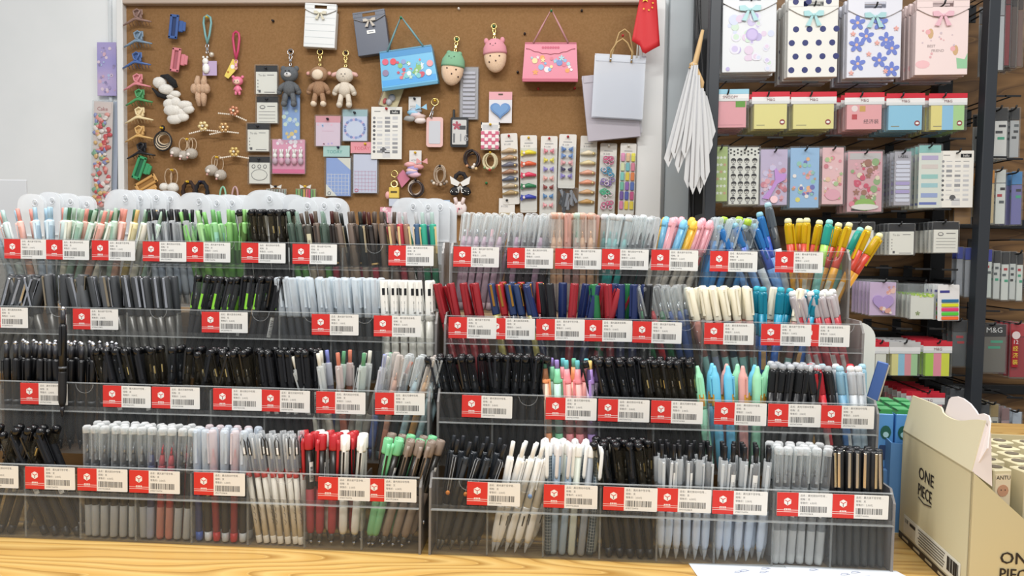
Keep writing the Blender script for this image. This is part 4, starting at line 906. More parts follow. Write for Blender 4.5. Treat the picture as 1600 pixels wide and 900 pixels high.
def gridpack(px, py, w_, h, head, c1, label, tri):
    t = It('planner_pad_pack', label, 'planner pad', px, py); hh = 17
    t.p('header_card', t.mb().box((-3, -1, h/2-hh/2), (w_+3, .8, hh), mat(head, .4)).text('TODAY', 7, mat('3c8a86' if tri else 'c05a6c'), -w_/2+1, -1.5, h/2-hh+5))
    b = t.mb(); z1 = h/2-hh-2; z0 = -h/2; b.box((0, 0, (z0+z1)/2), (w_, 3, z1-z0), mat(c1, .5), .3)
    pr = t.mb(); y = -1.65; W_ = mat('e8e8ea', .5)
    if tri: pr.prism([(-w_*.05, z1), (w_/2, z1), (w_/2, z1-18)], y, y+.1, mat('d8d6cc')); pr.prism([(-w_/2, z0), (-w_*.05, z0), (-w_/2, z0+18)], y, y+.1, mat('dcdcd4'))
    else: pr.prism([(w_*.2, z1), (w_/2, z1), (w_/2, z1-10)], y, y+.1, mat('c9cfe4'))
    for i in range(7): pr.box((-w_/2+w_*(i+.5)/7, y, z0+18), (.5, .1, 32), W_ if tri else mat('c89ab4'))
    for i in range(6): pr.box((0, y, z0+5+i*5.6), (w_*.92, .1, .5), W_ if tri else mat('c89ab4'))
    loop(pr, -w_/2+5, z0+4, 2.4, 2.4, .5, mat('556070' if tri else 'c8506a'), 10, y)
    q = t.p('planner_sheet', b); t.p('printed_grid', pr); t.p('clear_bag', t.mb().box((0, -.4, -hh/2), (w_+5, 4, h-hh+3), BAG, 1)); pinp(t, 0, h/2-3, 'b' if tri else 'y')
gridpack(529, 267, 38, 77, '9fc0bc', '8ca4d8', 'blue checked planner pad with teal header card', True)
gridpack(571, 262, 37, 78, 'd8909a', 'c8cce0', 'pink-gridded planner pad with coral header card', False)
def planner_sheet(px, py, w_, h, label, Y=None, d=.02, tilt=0):
    t = It('planner_sticker_sheet', label, 'sticker sheet', px, py, Y, d, tilt)
    t.p('printed_sheet', t.mb().box((0, 0, 0), (w_, 1.2, h), mat('dddcd6', .5), .2))
    pr = t.mb(); y = -.7; k = mat('8a8c90', .6); kk = mat('55565a', .6)
    pr.box((w_*.27, y, h/2-8), (w_*.32, .1, 6), BLACK); pr.text('hello', 5, mat('e6e6e4'), w_*.27, y-.15, h/2-9.6, 'CENTER'); pr.box((-w_*.3, y, h/2-7), (w_*.2, .1, 1), kk)
    rd = random.Random(int(px))
    for i in range(9):
        z = h/2-17-i*(h-22)/9; pr.prism(disc(-w_*.4, z, 2.2, 8), y, y+.1, rd.choice((k, kk)))
        for j in range(3):
            ww = w_*.17; x = -w_*.22+j*w_*.25
            pr.box((x, y, z), (ww, .1, rd.choice((1, 3.6, 4.6))), rd.choice((mat('c4c6c8'), mat('b4b6ba'), k)))
    pr.prism(disc(-w_*.1, -h*.33, 5, 12), y, y+.1, kk); pr.box((0, y, -h*.42), (w_*.25, .1, 8), mat('c9cacb')); t.p('printed_stickers', pr)
    if Y is None: pinp(t, 0, h/2-3, 'r')
planner_sheet(604, 208, 48, 80, 'grey and white planner sticker sheet with a black title block, pinned on the board')

# plush keychains
def plush(px, py, m, mface, label, earc, kind, ringm):
    t = It('plush_keychain', label, 'keychain', px, py)
    ring(t, 0, ringm); clasp(t, -5, ringm, 14)
    h = t.mb(); h.ball((0, -8, -35), (14, 9, 12), m, 14); hd = t.p('head', h)
    b = t.mb(); b.lathe([(3, -68), (9.5, -62), (10.5, -55), (8, -48), (5, -44)], m, 12, Matrix.Translation((0, -7, 0)), sy=.8); t.p('torso', b)
    for s in (-1, 1):
        t.p('arm', t.mb().tube([(s*6, -8, -49), (s*11, -9, -54), (s*15, -9, -61)], [3.2, 4.2, 4.4], m, 8).ball((s*15, -9, -62), 4.3, m, 8))
        t.p('leg', t.mb().tube([(s*5, -8, -64), (s*6.5, -8, -72), (s*7.5, -9, -79)], [4, 4.2, 4.8], m, 8).ball((s*7.5, -10, -80), (5, 5.5, 4.6), mface if kind == 'monkey' else m, 8))
        if kind == 'bear': t.p('ear', t.mb().ball((s*10, -6, -26), (4.5, 3, 4.5), m, 8))
        elif kind == 'monkey': t.p('ear', t.mb().ball((s*16, -7, -34), (4.5, 3, 4.5), m, 8).ball((s*16.6, -9.5, -34), (2.8, 1.2, 2.8), mat(earc, .8), 7))
        else: t.p('ear', t.mb().tube([(s*11, -8, -31), (s*17, -8, -34), (s*20, -8, -36)], [2.4, 3.6, 2], mat(earc, .8), 7))
    f = t.mb()
    if kind == 'monkey': f.ball((0, -15.0, -37), (9, 4.4, 8), mface, 12)
    if kind == 'bear': f.ball((0, -15.5, -37), (6, 3, 4), mface, 10); f.ball((0, -18.8, -36), 1.1, BLACK, 6)
    for s in (-1, 1): f.ball((s*2.8, -17.6 if kind != 'sheep' else -16.6, -34.5 if kind != 'bear' else -31.5), 1.0, BLACK, 6)
    f.box((0, -18 if kind != 'sheep' else -16.9, -38), (1.6, .4, .5), BLACK); t.p('face', f, hd)
    pinp(t, 0, 1, 'k', -1)
plush(455, 82, noisy('fleece_grey', '585c60', '6a6e72', 400, .95, bump=.5), mat('d0d0d0', .8), 'dark grey plush bear keychain above the blue sticker pack', '585c60', 'bear', CHROME)
plush(501, 82, noisy('fleece_brown', '967458', 'ab886a', 400, .95, bump=.5), noisy('fleece_cream', 'd8c6ae', 'e6d6c0', 400, .9), 'brown plush monkey keychain with cream face', 'd8a098', 'monkey', BRASS)
plush(541, 84, noisy('fleece_ivory', 'cfc4b4', 'e0d6c6', 400, .95, bump=.5), mat('e0d6c6', .8), 'ivory plush lamb keychain with pink ears', 'd8aca4', 'sheep', BRASS)
# round plush keyrings with hoods
for px, py, hood, nm, tilt in ((714, 62, '7fae8c', 'sage-green frog', 6), (772, 42, 'd995a0', 'pink piglet', -4)):
    t = It('plush_keychain', f'peach mochi plush keyring wearing a {nm} hood', 'keychain', px, py, tilt=-tilt)
    ring(t, 0, BRASS, 4); clasp(t, -4, BRASS, 13)
    body = noisy('velvet_peach', 'dfbfa0', 'e9ccb0', 300, .9); Mh = mat(hood, .9)
    t.p('body', t.mb().ball((0, -10, -48), (17.5, 11, 25), body, 18))
    h = t.mb(); h.lathe([(18.4, -45), (18.6, -42), (17.6, -34), (13, -26), (6, -21.5), (0, -20.5)], Mh, 18, Matrix.Translation((0, -10, 0)), sy=.66)
    if 'pig' in nm:
        for s in (-1, 1): h.ball((s*12.5, -10, -24), (4, 3, 5), Mh, 8)
    else:
        for s in (-1, 1): h.ball((s*8, -10, -24), (4.5, 3.5, 4), Mh, 8)
    hh_ = t.p('hood', h); f = t.mb()
    for s in (-1, 1): f.ball((s*4-2, -20.5, -31), .9, BLACK, 6)
    f.box((-2, -21.4, -34), (3, .4, .6), mat('3c4a40')); t.p('hood_face', f, hh_)
    f = t.mb()
    for x, z in ((-7, -49), (7, -50), (1, -57), (11, -60) if nm[0] == 's' else (-9, -58)): f.ball((x, -10-10.6*math.sqrt(max(.05, 1-(x/17.5)**2-((z+48)/25)**2)), z), 1.4, mat('3a2420', .5), 7)
    t.p('dot_eyes', f); pinp(t, 0, 0, 'g', -1)

# gift bags and carrier boxes on the board
def giftbag(px, py, w_, h, c, label, bow, tilt=0, Y=None, d=.05, dep=22, art=None, group=None, sidec=None, name='gift_bag', front=True):
    t = It(name, label, 'gift bag', px, py, Y, d, tilt, group); m = mat(c, .35); y0 = 0
    b = t.mb()
    out = rect(-w_/2, w_/2, -h/2, h/2)
    hole = [(x, z) for x, z in rrect(-w_*.2, w_*.2, h*.375, h*.375+h*.085, h*.04, 4)]
    b.box((0, dep/2, -h*.08), (w_, dep, h*.84), m, .6)                      # body
    t.p('bag_body', b)
    fl = t.mb(); n = 12; z0 = h/2
    # flap with a hand hole: two rails and a curved lower edge
    lo = [(-w_/2+w_*i/n, h*.36-h*.12*math.sin(PI*i/n)) for i in range(n+1)]
    fl.prism(lo+[(w_/2, h*.38), (-w_/2, h*.38)], -1.3, -.3, m)
    fl.box((0, -.8, h/2-h*.02), (w_, 1, h*.04), m); fl.box((-w_*.35, -.8, h*.42), (w_*.3, 1, h*.09), m); fl.box((w_*.35, -.8, h*.42), (w_*.3, 1, h*.09), m)
    t.p('flap', fl)
    t.p('back_sheet', t.mb().box((-w_*.36, 4, h*.42), (w_*.28, 1, h*.15), m).box((w_*.36, 4, h*.42), (w_*.28, 1, h*.15), m).box((0, 4, h*.49), (w_, 1, h*.02), m))
    ed = t.mb(); ed.tube([(x, -1.6, z) for x, z in lo], .35, mat('9a9490', .5), 5); t.p('flap_edge', ed)
    if bow and front:
        k = mat(bow, .3); b = t.mb(); zb = h*.27; y = -3
        for s in (-1, 1):
            b.prism([(0, zb), (s*w_*.1, zb+h*.055), (s*w_*.2, zb+h*.05), (s*w_*.19, zb-h*.01), (s*w_*.1, zb-h*.015)], y-.8, y+.8, k)
            b.prism([(0, zb), (s*w_*.05, zb-h*.01), (s*w_*.16, zb-h*.13), (s*w_*.07, zb-h*.14)], y-.5, y+.5, k)
        b.ball((0, y-.6, zb), (w_*.035, 1.6, h*.02), k, 8); t.p('ribbon_bow', b)
    if art and front: pr = t.mb(); art(pr, w_, h, -.15); t.p('printed_pattern', pr)
    return t
def art_lines(pr, w_, h, y):
    for i in range(5): pr.box((0, y, h*.18-i*h*.15), (w_*.94, .1, .5), mat('b4bcc0'))
giftbag(500, 40, 49, 66, 'dfe2e2', 'white lined gift bag with a thin cream bow, pinned on the board', 'cfcab4', -3, dep=12, d=.035, art=art_lines); 
def art_tag(pr, w_, h, y): pr.box((0, y-.2, h*.02), (w_*.26, .3, h*.08), WHITE); pr.box((0, y-.4, h*.02), (w_*.16, .1, h*.02), GREY)
giftbag(580, 51, 50, 66, '565c6a', 'slate-grey gift bag with a beige satin bow, pinned on the board', 'b8b0a4', 8, dep=12, d=.035, art=art_tag)
def carrier(px, py, w_, h, c, c2, label, tilt, top, hc, arts, hw_):
    t = It('gift_box', label, 'gift box', px, py, d=.055, tilt=tilt)
    b = t.mb(); b.prism([(-w_/2, -h/2), (w_/2, -h/2), (w_*.46, h/2), (-w_*.46, h/2)], -1, 20, mat(c, .3)); bb = t.p('box_body', b)
    t.p('box_edge', t.mb().box((0, -1.4, -h/2-2.5), (w_, 3, 5), mat(c2, .4), .5).box((0, -1.2, h/2-1), (w_*.92, 1, 2), mat(c2, .4)))
    k = t.mb(); k.tube([(-hw_, -2, h/2-1), (-hw_*.5, -2, h/2+top*.5), (0, -2, h/2+top), (hw_*.5, -2, h/2+top*.5), (hw_, -2, h/2-1)], 1.6, mat(hc, .5), 6); t.p('rope_handle', k)
    pr = t.mb(); arts(pr, w_, h, -1.2); t.p('printed_pattern', pr); pinp(t, 0, h/2+top-3, 'g', -4)
def blob(pr, rd, n, x0, x1, z0, z1, y, cols, r0=1.5, r1=4):
    for i in range(n):
        f_ = flower if i % 3 == 0 else disc
        pr.prism(f_(rd.uniform(x0, x1), rd.uniform(z0, z1), rd.uniform(r0, r1)), y-.02*i, y+.1-.02*i, mat(rd.choice(cols), .5))
def art_blue(pr, w_, h, y):
    rd = random.Random(2); pr.prism(rect(-w_*.46, w_*.46, h*.3, h*.47), y, y+.1, mat('3d8cc4', .4)); pr.prism(rect(-w_*.48, w_*.48, -h*.46, -h*.3), y, y+.1, mat('4aa0e0', .4))
    blob(pr, rd, 34, -w_*.2, w_*.25, -h*.3, h*.16, y-.2, ('c8566a', 'd8787c', '7cc0c8', 'b8d8c8', 'e0c8a8', 'd8e4e8', '8a9ac8', '88b870'), 2, 4.5)
    for x, z, c in ((-.38, .2, 'd05a74'), (-.24, .18, 'd84a58'), (-.4, -.1, '8a7a9a'), (.4, 0, 'e09aa0'), (.36, -.24, 'e8e8e8')): pr.prism(disc(x*w_, z*h, 5), y-.9, y-.8, mat(c))
carrier(637, 104, 88, 56, '68b4dc', '4f8fae', 'sky-blue illustrated carrier gift box on a grey-teal rope handle', 8, 48, '6f9aa0', art_blue, 28)
def art_pink(pr, w_, h, y):
    rd = random.Random(5); pr.tube([(-w_*.44+w_*.88*i/12, y-.3, h*.33-h*.16*math.sin(PI*i/12)+(i % 2)*1.2) for i in range(13)], .5, mat('a85060'), 4)
    for i in range(7): pr.prism(disc(-12+i*4, h*.36, 2, 8), y-.3, y-.2, mat('c85a74'))
    blob(pr, rd, 26, -w_*.36, w_*.38, -h*.32, h*.1, y-.2, ('8fb4d8', '7a90c8', 'c85a70', 'e8a060', 'e8d8a0', 'a8d0d8', 'f0e0e4', 'd87c8c'), 2, 5)
carrier(860, 95, 87, 56, 'd87f94', 'b8586e', 'pink illustrated carrier gift box on a pink rope handle', 0, 50, 'c08a8c', art_pink, 27)

# stickers, packs and small accessories
t = It('sticker_tube_pack', 'tall blue glittery sticker pack hanging beneath the grey bear', 'sticker pack', 455, 185)
t.p('backing_card', t.mb().box((0, 0, 0), (27, 1.2, 74), mat('86a4d4', .35), .3)); b = t.mb(); blob(b, random.Random(4), 16, -11, 11, -10, 32, -.7, ('b8cce8', 'a8c8dc', 'c8d8c8', '9cb0e0'), 2, 4); blob(b, random.Random(7), 6, -8, 8, -30, -14, -.7, ('d8c080', 'a04858', 'd8dce8'), 1.5, 3.5); t.p('printed_stickers', b); t.p('clear_bag', t.mb().box((0, -.6, 0), (29, 3, 76), BAG, .8))
t = It('hair_clip_bag', 'pink bag of small white bunny figures below the blue sticker pack', 'accessory pack', 451, 245)
t.p('backing_card', t.mb().box((0, 0, 0), (51, 1.2, 52), mat('dc9ab4', .4), .3))
for i in range(5): t.p('bunny_charm', t.mb().ball((-20+i*10, -4, -7), (4.4, 3, 5.5), mat('d8a4b8' if i % 2 else 'c4a8b8', .5), 8).ball((-20+i*10, -4, 1), (3.6, 3, 4), WHITE, 8).tube([(-21+i*10, -4, 4), (-22+i*10, -4, 11)], 1.3, WHITE, 6).tube([(-19+i*10, -4, 4), (-18+i*10, -4, 11)], 1.3, WHITE, 6))
b = t.mb(); b.box((0, -.8, -22), (50, .3, 6), mat('d86a94')); blob(b, random.Random(1), 14, -22, 22, 8, 24, -.8, ('e8c4d4', 'c8588c', 'c8b0e0', 'f0e4ec'), 1.5, 3.5); t.p('printed_pattern', b); t.p('clear_bag', t.mb().box((0, -3, 0), (55, 9, 53), BAG, 2))
t = It('toy_pack', 'tilted yellow card pack with a small grey figure, under the blue gift box', 'toy pack', 612, 150, tilt=-20)
t.p('backing_card', t.mb().prism(rect(-14, 14, -19, 20), 0, 1, mat('cdbf94', .5))); t.p('figure_charm', t.mb().ball((2, -3, -3), (6, 3, 6), mat('9a9ca4', .5), 9).ball((0, -3, -10), (5, 3, 6), mat('b8b8bc', .5), 9).ball((-7, -2, -11), (3, 2, 5), mat('c0504c', .5), 8)); t.p('clear_bag', t.mb().box((0, -2, 0), (30, 7, 41), BAG, 2))
for px, py, cs, nm in ((650, 168, ('a9b8c8', '8fc0dc', 'd8c4c8', 'c8b0a8', '9a9a98', 'e0d4d0'), 'blue and beige'), (651, 252, ('e0a8a8', 'd89898', '9a8cc0', 'e8c0b8', 'a8a0c8', 'd8b0c0'), 'pink and lilac')):
    t = It('scrunchie_pack', f'{nm} bow scrunchies hanging from a white hang card', 'scrunchie', px, py)
    t.p('hang_card', t.mb().box((-2, 0, 6), (19, 1, 21), mat('d9d8d6', .5), .2).text('HOMY', 4, GREY, -9, -.7, 0)); rd = random.Random(px+py)
    for i in range(6): a = rd.uniform(-18, 18); t.p('scrunchie_fold', t.mb().ball((a*.55, -5-i*.4, -12-i*3.1+6), (10, 4, 4.6), noisy('satin_'+cs[i], cs[i], cs[i], 40, .45), 9, .16))
    b = t.mb(); k = mat(cs[1], .4)
    for s in (-1, 1): b.prism([(10, -2), (10+s*8, 4), (10+s*9, -5)], -10, -8, k)
    t.p('bow', b); pinp(t, -2, 13, 'k' if py < 200 else 'y')
t = It('card_holder', 'pale pink framed badge holder on a brass ring', 'card holder', 680, 160)
ring(t, 0, BRASS, 5.5); t.p('spring_clasp', t.mb().tube([(0, -3, -5), (-4, -3, -12), (-8, -3, -22), (-5, -4, -25), (-2, -3, -14)], 1.1, CHROME, 6)); b = t.mb()
b.prism(rrect(-13, 13, -69, -23, 4), -2.5, 0, mat('dcb4b0', .4)); t.p('holder_frame', b); t.p('clear_window', t.mb().prism(rrect(-9, 9, -64, -29, 2), -3, -2.6, mat('c6c9d0', .15))); pinp(t, 0, 2, 'y')
t = It('card_holder', 'black framed badge holder printed with the number 16', 'card holder', 718, 206)
b = t.mb(); b.prism(rrect(-14, 14, -24, 22, 3), -2.5, 0, BLACK); b.box((-9, -1, 26), (4, 2, 16), BLACK, .8); t.p('holder_frame', b)
b = t.mb(); b.prism(rrect(-11, 11, -20, 18, 1.5), -3, -2.6, mat('c4c4c2', .3)); b.text('16', 17, mat('8a8c90'), -2, -3.2, -15); b.box((5, -3.2, 6), (10, .2, 6), mat('3c3c40')); b.prism(flower(-4, 9, 7), -3.4, -3.2, mat('a04858')); b.box((-8, -3.2, -10), (3, .2, 14), mat('6a6c70')); t.p('printed_card', b)
t = It('wristband_pack', 'pack of grey ladder-like strips half hidden by the frog keyring', 'accessory pack', 733, 146, d=.008)
t.p('backing_card', t.mb().box((0, 0, 0), (28, 1, 80), mat('9d9ba0', .4), .3))
for i in range(11): t.p('label_strip', t.mb().box((0, -1.4, 31-i*6.6), (20, 1.4, 4.8), mat('b9b8c4', .4), .9))
t.p('clear_bag', t.mb().box((0, -.8, 0), (31, 4, 82), BAG, 1))
t = It('hair_comb_pack', 'blue translucent heart comb on a pink and white card', 'accessory pack', 782, 168)
t.p('backing_card', t.mb().box((0, 0, 0), (36, 1, 48), mat('d9d6d8', .5), .3).box((0, -.6, 18), (36, .3, 12), mat('dba0a8', .5))); hp = [(17*math.sin(a)**3*.92, -1+(13*math.cos(a)-5*math.cos(2*a)-2*math.cos(3*a)-math.cos(4*a))*.85-3) for a in [2*PI*i/32 for i in range(32)]]
t.p('heart_comb', t.mb().prism(hp, -4, -1, mat('5f88bc', .25))); b = t.mb(); b.prism([(x*.8, (z+4)*.8-4) for x, z in hp], -4.6, -4, mat('7098c8', .2)); t.p('raised_heart', b); t.p('hang_hole', t.mb().box((0, -1, 20), (7, .2, 2.4), mat('4a3422')))
t = It('checkered_sticker_pack', 'pink and white checkered pack with a black-dashed border', 'sticker pack', 766, 213, d=.02)
t.p('backing_card', t.mb().box((0, 0, 0), (29, 1, 42), mat('dcdad6', .5), .3)); b = t.mb(); b.box((0, -.6, 14), (24, .2, 8), mat('bfc0c2'))
for i in range(5):
    for j in range(5): b.prism([(q[0]-11.5+i*5.6, q[1]-17+j*5.4+(i % 2)*1.5) for q in rrect(-2.8, 2.8, -2.7, 2.7, 1, 2)], -3-.3*((i+j) % 2), -.5, mat(('c8607c', 'e6dcdc')[(i+j) % 2], .4))
for i in range(5):
    for x in (-14, 14): b.box((x, -.7, -18+i*9.5), (1.6, .3, 4), BLACK)
t.p('checker_pieces', b); pinp(t, 0, 18, 'y')
def loops(px, py, label, cs, n, rx, rz, extra=None, name='hair_elastic', pinc='k'):
    t = It(name, label, 'hair tie', px, py); b = t.mb(); rd = random.Random(px)
    for i in range(n): loop(b, rd.uniform(-2.5, 2.5), rd.uniform(-4, 0), rx*rd.uniform(.8, 1.05), rz*rd.uniform(.8, 1.05), rd.uniform(.9, 1.5), mat(cs[i % len(cs)], .5), 18, -2-i*.8)
    t.p('elastic_loops', b)
    if extra:
        b = t.mb()
        for x, z, r, c in extra: b.ball((x, -8, z), r, mat(c, .3), 8)
        t.p('bead_cluster', b)
    pinp(t, 0, rz-1, pinc, -4)
loops(738, 248, 'dark brown hair elastics with white and gold beads', ('2c1c1a', '4a3028', '1c1618'), 6, 11, 13, [(-7, -12, 2.4, 'c8946c'), (2, -14, 3, 'e0d8cc'), (7, -16, 2.4, 'd8b884'), (4, -10, 2.2, 'efe8e0')])
loops(766, 251, 'cream hair elastics with small green beads', ('d8cca8', 'cbbf9c'), 6, 10, 13, [(-8, -12, 2, '7c9a6c'), (0, -15, 2.4, 'b03c34'), (6, -12, 2, '8aa07c')], pinc='y')
loops(688, 272, 'beige hair elastic with a ring of glass beads', ('b8a690', 'a08c78'), 4, 8, 13, [(12*math.cos(a), -10+7*math.sin(a), 2.6, c) for a, c in ((3.4, '8a8074'), (3.9, 'e4d8c8'), (4.4, 'a08874'), (4.9, 'c8b8a4'), (5.4, '6a5c50'), (5.9, 'b0a090'))])
loops(650, 292, 'stacked silver and brown hair elastics behind the pouches', ('c0b4a8', '4a3a34', '2a2020'), 5, 10, 12)
t = It('bow_scrunchie', 'black scrunchie with a white satin bow and dotted tulle', 'scrunchie', 720, 285)
b = t.mb(); ps = arc(0, 2, 9, 0, 360, 18, -4, 12); b.tube(ps[:-1], [2.6+1.2*(i % 2) for i in range(18)], mat('201c20', .8), 7, True); t.p('ruffled_ring', b)
b = t.mb()
for s in (-1, 1): b.prism([(0, -1), (s*16, 9), (s*14, -3), (s*4, -7)], -9, -6.5, mat('e0deda', .4)); b.prism([(0, -5), (s*8, -14), (s*2, -17)], -8, -6.5, mat('d8d6d2', .4))
t.p('satin_bow', b); b = t.mb()
for s in (-1, 1): b.ball((s*9, -6, -14), (8, 4, 7), mat('1b1a1e', .7), 9, .12); [b.ball((s*9+random.uniform(-6, 6), -9.6, -14+random.uniform(-5, 5)), .8, WHITE, 5) for i in range(7)]
t.p('dotted_tulle', b)
t = It('keychain', 'yellow block keychain with a pink tag beside the scrunchie card', 'keychain', 617, 272)
ring(t, 0, BRASS, 5); t.p('brass_clasp', loop(t.mb(), 0, -16, 5, 5, 1.8, BRASS, 14, -4)); t.p('pink_hang_tag', t.mb().prism([(3, -4), (13, 7), (24, -7), (11, -21)], -1, 0, mat('c4748c', .4)))
b = t.mb(); b.box((0, -4, -29), (16, 5, 17), mat('dfc25a', .35), 1); b.box((0, -6.7, -28), (10, .3, 3), mat('5a4a20')); b.ball((-10, -4, -33), (4, 3, 6), mat('e0a8a4', .5), 8); b.box((0, -3, -44), (16, 4, 12), mat('c0c8d8', .4), .6); t.p('block_charm', b)
t = It('eraser_pack', 'small pink card standing above the taupe clickers', 'card pack', 611, 336)
t.p('backing_card', t.mb().box((0, 0, 0), (34, 2, 24), mat('e0a0b0', .4), .3)); b = t.mb(); blob(b, random.Random(9), 18, -15, 15, -10, 10, -1.1, ('f0c8d0', 'e8b860', 'd87c94', 'f0e0e0'), 1.5, 3.5); t.p('printed_pattern', b)
t = It('bunny_pack', 'white bunny-eared pack beside the frosted pouch row', 'sticker pack', 718, 326)
b = t.mb(); b.ball((0, -3, 0), (12, 4, 11), mat('e4d8d6', .6), 12); [b.tube([(s*4, -3, 6), (s*7, -3, 17)], [3.4, 2.8], mat('e4d0cc', .6), 8) for s in (-1, 1)]; t.p('bunny_head', b); b = t.mb(); blob(b, random.Random(3), 7, -8, 8, -7, 4, -7.6, ('2a2a2e', 'd87c8c', 'e0b0b8'), 1, 2.2); t.p('face', b)
t.p('blue_card', t.mb().box((-22, 0, -2), (14, 1, 30), mat('a8c4e0', .4), .3))
for px, nm in ((432, 'paler'), (478, 'rainbow')):
    t = It('mini_clip_pack', f'{nm} row of tiny clear clips on a pinned card above the pouches', 'accessory pack', px, 305); cs = ('9a9c98', '8fa098', 'a8a8a4') if px < 440 else ('6fa06c', '8fb070', '5a8a64', 'c8b060', 'd07a80', 'c4587c')
    t.p('backing_card', t.mb().box((0, 0, -2), (32, .8, 24), clear('c8bcb0', .4, .2))); 
    for i in range(8): t.p('mini_clip', t.mb().box((-14+i*4, -2, -2), (2.4, 2, 22), mat(cs[i % len(cs)], .3), .5))
    b = t.mb(); [b.prism([(0, 12), (s*9, 16), (s*8, 10)], -3, -2, mat('dcdcd8', .4)) for s in (-1, 1)]; t.p('bow', b); pinp(t, 0, 13, 'y' if px > 440 else 'k', -3)

# hair accessory cards in a row
HC = [(797, 264, 26, 110, -3, 'nude', 'beige padded snap clips'), (826, 272, 26, 120, -1, 'bows', 'yellow to blue satin bows'), (857, 278, 26, 130, 0, 'flowers', 'tiny pastel flower bows'), (886, 252, 27, 84, 1, 'blue', 'blue and lilac flower clips'),
      (918, 275, 26, 125, 1, 'beige', 'cream and peach snap clips'), (949, 282, 26, 116, 1, 'bands', 'bundles of mini rubber bands'), (980, 280, 25, 112, 1, 'bright', 'bright rectangular mini clips')]
for px, py, w_, h, tl, kd, nm in HC:
    t = It('hair_accessory_card', f'white hanging card of {nm} in the accessory row', 'hair accessory card', px, py, tilt=-tl, d=.015 if px < 970 else .032)
    b = t.mb(); b.prism(rrect(-w_/2, w_/2, -h/2, h/2, 2, 2), 0, .8, mat('d9d6d0', .5)); b.box((0, -.3, h/2-12), (w_*.5, .2, 1), GREY); b.text('¥ 3.00', 4, GREY, -w_*.3, -.3, h/2-18); t.p('hang_card', b)
    y = -3; z = h/2-28
    if kd in ('nude', 'beige', 'bows'):
        cs = {'nude': ('c0a888', 'b89878', '6a6a78', 'a07860', '5c6478', 'b8a890', 'a89068'), 'beige': ('e0d4b8', 'd8c89c', 'd8a088', 'd89478', 'c8a078', 'b89058'), 'bows': ('e4d43c', 'd8603c', 'd83c5c', '2c7a50', '3844a8')}[kd]
        for i, c in enumerate(cs):
            q = t.mb(); zz = z-i*((h-34)/len(cs)); m = mat(c, .35)
            q.tube([(-13, y, zz-1), (0, y-1.5, zz+1.5), (12, y, zz)], [1.6, 4, 2.2], m, 7)
            if kd == 'bows': q.prism([(0, zz), (-12, zz+5), (-12, zz-5)], y-2, y, m); q.ball((-7, y-2.5, zz), 2.4, mat('e8dcd8', .4), 7)
            else: q.ball((8, y-3, zz), 2.2, mat('d8c088', .3, .6), 7)
            t.p('hair_clip', q)
    elif kd in ('flowers', 'blue'):
        cs = ('d88a94', 'd8cc5c', '8a80c0', 'e0a8a0', '8a4440', '5c84b0', 'e0a0a4') if kd == 'flowers' else ('5c7cb0', '6c8cc0', 'd8a0a4', '3c3858', '8a80bc')
        for i, c in enumerate(cs):
            q = t.mb(); zz = z+4-i*((h-32)/len(cs)); m = mat(c, .5)
            for s in ((-1, 1) if kd == 'flowers' else (-1.2, 1.1)): q.prism([(s, zz), (s+s*7, zz+5), (s+s*7, zz-4)], y-1.5, y, m); q.ball((s*4, y-2, zz), (3, 1.5, 2.4), m, 7)
            t.p('hair_clip', q)
    elif kd == 'bands':
        for i, c in enumerate(('c85a84', '3c94b8', '8a70b0', '4caa84', 'c85a84')):
            q = t.mb(); rd = random.Random(i); cc = [mat(c, .4), mat('d8c8d0', .4)]
            for j in range(9): loop(q, rd.uniform(-8, 8), z-i*17+rd.uniform(-5, 5), 3.4, 3, .9, cc[j % 4 == 0], 8, y-rd.random()*2)
            t.p('band_bundle', q)
    else:
        rows = (('d88cb4', 'e0b890', 'e0d84c'), ('d8dcb0', '74b8c0', 'd87c94'), ('7cc4bc', 'e0c83c', 'e07c3c'), ('6cb49c', '8c5cb0', '4c68b0'), ('6c4c98', '4854a8', 'c0487c'), ('d87ca4', 'e0c83c', 'e0c83c'))
        for i, r3 in enumerate(rows):
            for j, c in enumerate(r3): t.p('mini_clip', t.mb().box((-8+j*8, y+1, z+6-i*15), (6, 2, 13), mat(c, .35), .8))
    if kd != 'nude': t.p('clear_bag', t.mb().box((0, y+1, -8), (w_+1, 7, h-24), BAG, 1))
    pinp(t, 0, h/2-4, {'nude': 'r', 'bows': 'y', 'flowers': 'r', 'blue': 'r'}.get(kd, 'w'))
t = It('hair_accessory_card', 'short white card hanging below the beige padded snap clips', 'hair accessory card', 792, 324)
b = t.mb(); b.box((0, 0, 0), (25, .8, 28), mat('dcd9d4', .5), .2); b.text('¥ 5.00', 4.2, GREY, -9, -.6, 0); t.p('hang_card', b); t.p('hair_clip', t.mb().box((0, -2, -11), (22, 3, 5), mat('a89878', .5), 1)); pinp(t, 0, 11, 'k')
t = It('metal_clip_bag', 'bag of shiny silver snap clips beneath the blue flower clips', 'accessory pack', 886, 316)
for i in range(14): rd = random.Random(i); t.p('snap_clip', t.mb().box((0, 0, 0), (5, 1.5, 22), mat(('b8b8bc', '6a6c70')[i % 2], .2, 1.), .6, Matrix.Translation((rd.uniform(-11, 11), -1-i*.5, rd.uniform(-10, 10))) @ Matrix.Rotation(R(rd.uniform(-30, 30)), 4, 'Y')))
t.p('clear_bag', t.mb().box((0, -5, 0), (34, 14, 44), BAG, 2))

